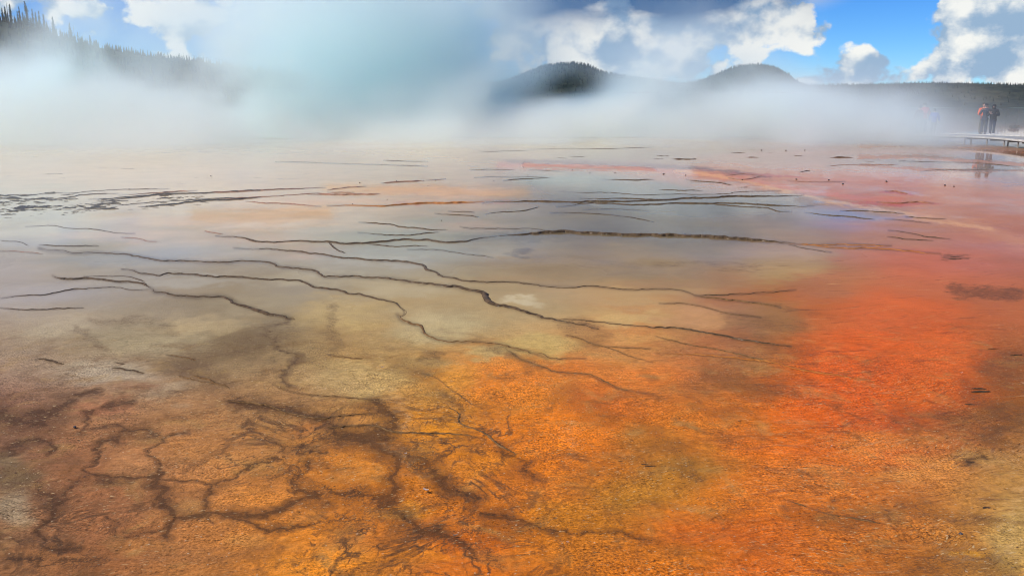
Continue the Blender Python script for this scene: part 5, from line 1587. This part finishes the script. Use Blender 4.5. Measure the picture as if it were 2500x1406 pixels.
# ------------------------------------------------------------------ pebbles, flakes and twigs on the mat
PEB = simple_mat('pebble_stone', (0.025, 0.02, 0.018), (0.07, 0.055, 0.045), 30, 0.6, 4, 0.3)
def pebble_mesh(seed):
    from mathutils import noise
    bm = bmesh.new(); bmesh.ops.create_icosphere(bm, subdivisions=2, radius=.5)
    for q in bm.verts: q.co *= 0.85 + .4 * noise.noise(q.co * 2.3 + Vector((seed, 0, 0))); q.co.z *= .75
    me = bm_mesh('pebble', bm, True); me.materials.append(PEB); return me
PM = [pebble_mesh(s * 3.3) for s in range(4)]
for i, (x, y, wd, t) in enumerate(PEBBLES):
    o = link('pebble', PM[i % 4]); o.location = (x, y, wd * .28); o.scale = (wd * 1.1,) * 3; o.rotation_euler = (0, 0, i * 1.7)
    if t == 'far':
        if i == 0: lab = 'largest dark pebble on the pink mat below the reflections of the people'
        elif x < -5: lab = 'tiny dark pebble on the pale peach flat beyond the black crust band'
        elif x < 4: lab = 'tiny dark pebble on the peach flat at the near edge of the steam'
        elif x < 11: lab = 'tiny dark pebble beside the blue-grey water before the terracotta band'
        else: lab = 'tiny dark pebble on the pink mat below the people and the boardwalk'
        tag(o, lab, 'pebble', 'pebbles scattered over the far flats')
    elif x < 0: tag(o, 'small dark pebble on brown mat near the steam veil, above the ring-shaped vein', 'pebble')
    else: tag(o, 'small dark pebble on orange-brown streaked mat near the pale yellow patch', 'pebble')
FLK = simple_mat('pale_flake', (0.62, 0.50, 0.42), (0.75, 0.66, 0.58), 20, 0.7)
TWG = simple_mat('twig_wood', (0.20, 0.13, 0.08), (0.30, 0.21, 0.13), 20, 0.8)
FLAB = ['curled pinkish flake on the dark brown channel, largest of the flakes', 'pale flake at the head of the dark channel where the veins meet', 'pale flake on the grey-tan shelf above the dark channel',
        'tiny pale flake on the tan patch below the red mat', 'pale flake on brown-orange mat close to the front, right of the twig', 'short pale twig on dark mat close to the front', 'small pale flake on the deep red-orange mat']
for i, (x, y, wd, k) in enumerate(FLAKES):
    bm = bmesh.new()
    r_ = random.Random(i)
    if k == 'flake':
        n = 12
        prev = None
        for a in range(5):
            ring = []
            for q in range(4):
                u = (a / 4 - .5); v = (q / 3 - .5)
                ring.append(bm.verts.new((u * wd * (1 + r_.uniform(-.1, .1)), v * wd * .5 * (1 - 1.5 * u * u), .006 + wd * (1.1 * u * u + .8 * v * v) * .6 + r_.uniform(0, .003))))
            if prev:
                for q in range(3): bm.faces.new((prev[q], prev[q + 1], ring[q + 1], ring[q]))
            prev = ring
        bmesh.ops.solidify(bm, geom=bm.faces[:], thickness=.002)
        o = link('mat_flake', bm_mesh('mat_flake', bm), FLK)
        tag(o, FLAB[i], 'flake')
    else:
        tube(bm, [(0, 0, 0), (.002, .001, wd * .5), (-.003, 0, wd)], (.003, .0035, .002), 6)
        bmesh.ops.rotate(bm, verts=bm.verts, cent=(0, 0, 0), matrix=Matrix.Rotation(rad(88), 3, 'Y'))
        o = link('twig', bm_mesh('twig', bm, True), TWG); tag(o, FLAB[i], 'twig')
    o.location = (x, y, .006 if k == 'flake' else .01); o.rotation_euler = (0, 0, r_.uniform(-.6, .6))

# ------------------------------------------------------------------ steam
STEAM, sb, sp_ = new_mat('steam')
sb.N.remove(sp_)
pv = sb.N.new('ShaderNodeVolumePrincipled')
pv.inputs['Color'].default_value = (0.905, 0.985, 0.975, 1)  # teal tint put into the colour for light bounced off the pool
pv.inputs['Density'].default_value = 1.0
pv.inputs['Anisotropy'].default_value = 0.0
sb.L.new(pv.outputs[0], [n for n in sb.N if n.type == 'OUTPUT_MATERIAL'][0].inputs['Volume'])
def steam_cloud(lo, hi, res, plumes, sigma, nscale, label, lean=0.0, cut=(0.36, 0.70), floor=0.12, seed=0.0, detail=5.0, ws=1.0, warp=(16, 10, 7)):
    vol = bpy.data.volumes.new('steam')
    o = bpy.data.objects.new('steam', vol); COL.objects.link(o)
    vol.materials.append(STEAM)
    tag(o, label, None, None, 'stuff')
    ng = bpy.data.node_groups.new('steam', 'GeometryNodeTree')
    ng.interface.new_socket('Geometry', in_out='OUTPUT', socket_type='NodeSocketGeometry')
    g = NB(ng)
    out = ng.nodes.new('NodeGroupOutput'); vc = ng.nodes.new('GeometryNodeVolumeCube')
    vc.inputs['Min'].default_value = lo; vc.inputs['Max'].default_value = hi
    for k, ax in enumerate('XYZ'):
        vc.inputs['Resolution ' + ax].default_value = max(4, int((hi[k] - lo[k]) / res[k]))
    pos = ng.nodes.new('GeometryNodeInputPosition').outputs[0]
    x, y, z = g.sep(pos)
    wn = g.v('SUBTRACT', g.noise(g.v('MULTIPLY', pos, (0.055 * ws, 0.055 * ws, 0.085 * ws)), 1.0, 4.0, 0.55, 0.0, True), (0.5, 0.5, 0.5))
    sh = g.v('ADD', g.comb(g.m('SUBTRACT', x, g.m('MULTIPLY', z, lean)), y, z), g.v('MULTIPLY', wn, warp))
    tot = None
    for c, r, w_ in plumes:
        q = g.v('MULTIPLY', g.v('SUBTRACT', sh, c), tuple(1 / k for k in r))
        e = g.m('MULTIPLY', g.m('EXPONENT', g.m('MULTIPLY', g.v('DOT_PRODUCT', q, q), -1.0)), w_)
        tot = e if tot is None else g.m('ADD', tot, e)
    tot = g.m('MAXIMUM', tot, 0.0)
    pn = g.v('ADD', g.v('MULTIPLY', sh, nscale), (seed, 0.0, 0.0))
    n = g.noise(pn, 1.0, detail, 0.55, 0.6)
    sh_ = g.ramp(n, cut[0], cut[1])
    den = g.m('MULTIPLY', tot, g.m('ADD', floor, g.m('MULTIPLY', sh_, 1.0)))
    fade = None
    for k, ax in enumerate((x, y, z)):
        rr = (hi[k] - lo[k]) * 0.10
        f = g.ramp(ax, hi[k] - rr * (3.5 if k == 2 else 1), hi[k] - 0.02 * rr, 1.0, 0.0)
        if k < 2: f = g.m('MULTIPLY', f, g.ramp(ax, lo[k], lo[k] + rr))
        fade = f if fade is None else g.m('MULTIPLY', fade, f)
    den = g.m('MULTIPLY', g.m('MULTIPLY', den, fade), sigma)
    ng.links.new(den, vc.inputs['Density'])
    sm = ng.nodes.new('GeometryNodeSetMaterial'); sm.inputs['Material'].default_value = STEAM
    ng.links.new(vc.outputs[0], sm.inputs[0]); ng.links.new(sm.outputs[0], out.inputs[0])
    md = o.modifiers.new('steam', 'NODES'); md.node_group = ng
    return o
BANK = [
    ((-27, 52, 0), (17, 12, 2.7), 1.15), ((-14.0, 62, 4), (7.0, 10, 15), 0.55), ((-6.8, 66, 4), (5.5, 8, 12), 0.62), ((-3, 58, 0), (12, 13, 1.5), 1.2), ((-6, 64, 2), (7, 10, 4), 0.3),
    ((-37, 50, 3.0), (5, 8, 2.6), 0.40), ((-26, 54, 4.5), (3.0, 8, 4.5), 0.45), ((-16, 52, 3), (3.0, 7, 4.0), 0.6), ((-31, 62, 7), (6, 8, 4), 0.10), ((-20, 72, 7), (9, 12, 5), 0.15), ((-24.2, 50, 4), (1.7, 8, 4), 0.55), ((-20, 66, 8), (5, 8, 5), 0.18),
    ((15, 58, 0.2), (7.5, 11, 1.9), 1.3), ((12.0, 64, 3.5), (3.4, 8, 3.8), 0.65), ((8.6, 62, 2.6), (3.0, 8, 2.8), 0.85), ((19, 62, 1.2), (3, 8, 1.1), 0.18), ((30, 70, 0), (10, 8, 1.1), 0.10),
    ((21.3, 45.3, 0.5), (1.9, 3.0, 1.45), 1.6), ((17.5, 51, 0.2), (3.4, 4, 1.3), 0.9),
    ((-12, 58, 0), (38, 15, 0.9), 0.20), ((-21.5, 54, 3.6), (2.4, 18, 1.4), -1.6), ((-34, 56, 6.5), (6, 18, 2.4), -0.9), ((2.5, 56, 2.6), (3.2, 18, 1.0), -0.24),
]
steam_cloud((-78, 26, 0.02), (62, 106, 24), (0.5, 0.6, 0.42), BANK, 0.42, (0.12, 0.10, 0.13), 'thick white steam rolling off the hot spring and hiding the hills behind it', 0.22, (0.42, 0.58), 0.12, 0.0, 7.0, 1.15, (13, 9, 8))
WISPS = [((-7.5, 8.5, 0.2), (4.5, 3.0, 0.45), 0.9), ((-11, 16, 0.3), (9, 7, 0.7), 0.5), ((-14, 28, 0.5), (14, 9, 1.0), 0.45), ((-3, 9.5, 0.1), (1.6, 1.6, 0.3), 0.5), ((6, 20, 0.2), (8, 7, 0.6), 0.10)]
steam_cloud((-34, 4.6, 0.02), (14, 40, 2.4), (0.30, 0.30, 0.12), WISPS, 0.085, (0.30, 0.30, 0.7), 'thin low wisps of steam drifting over the near terraces', 0.1, (0.38, 0.68), 0.08, 5.0, 5.0, 4.0, (4, 3, 0.5))
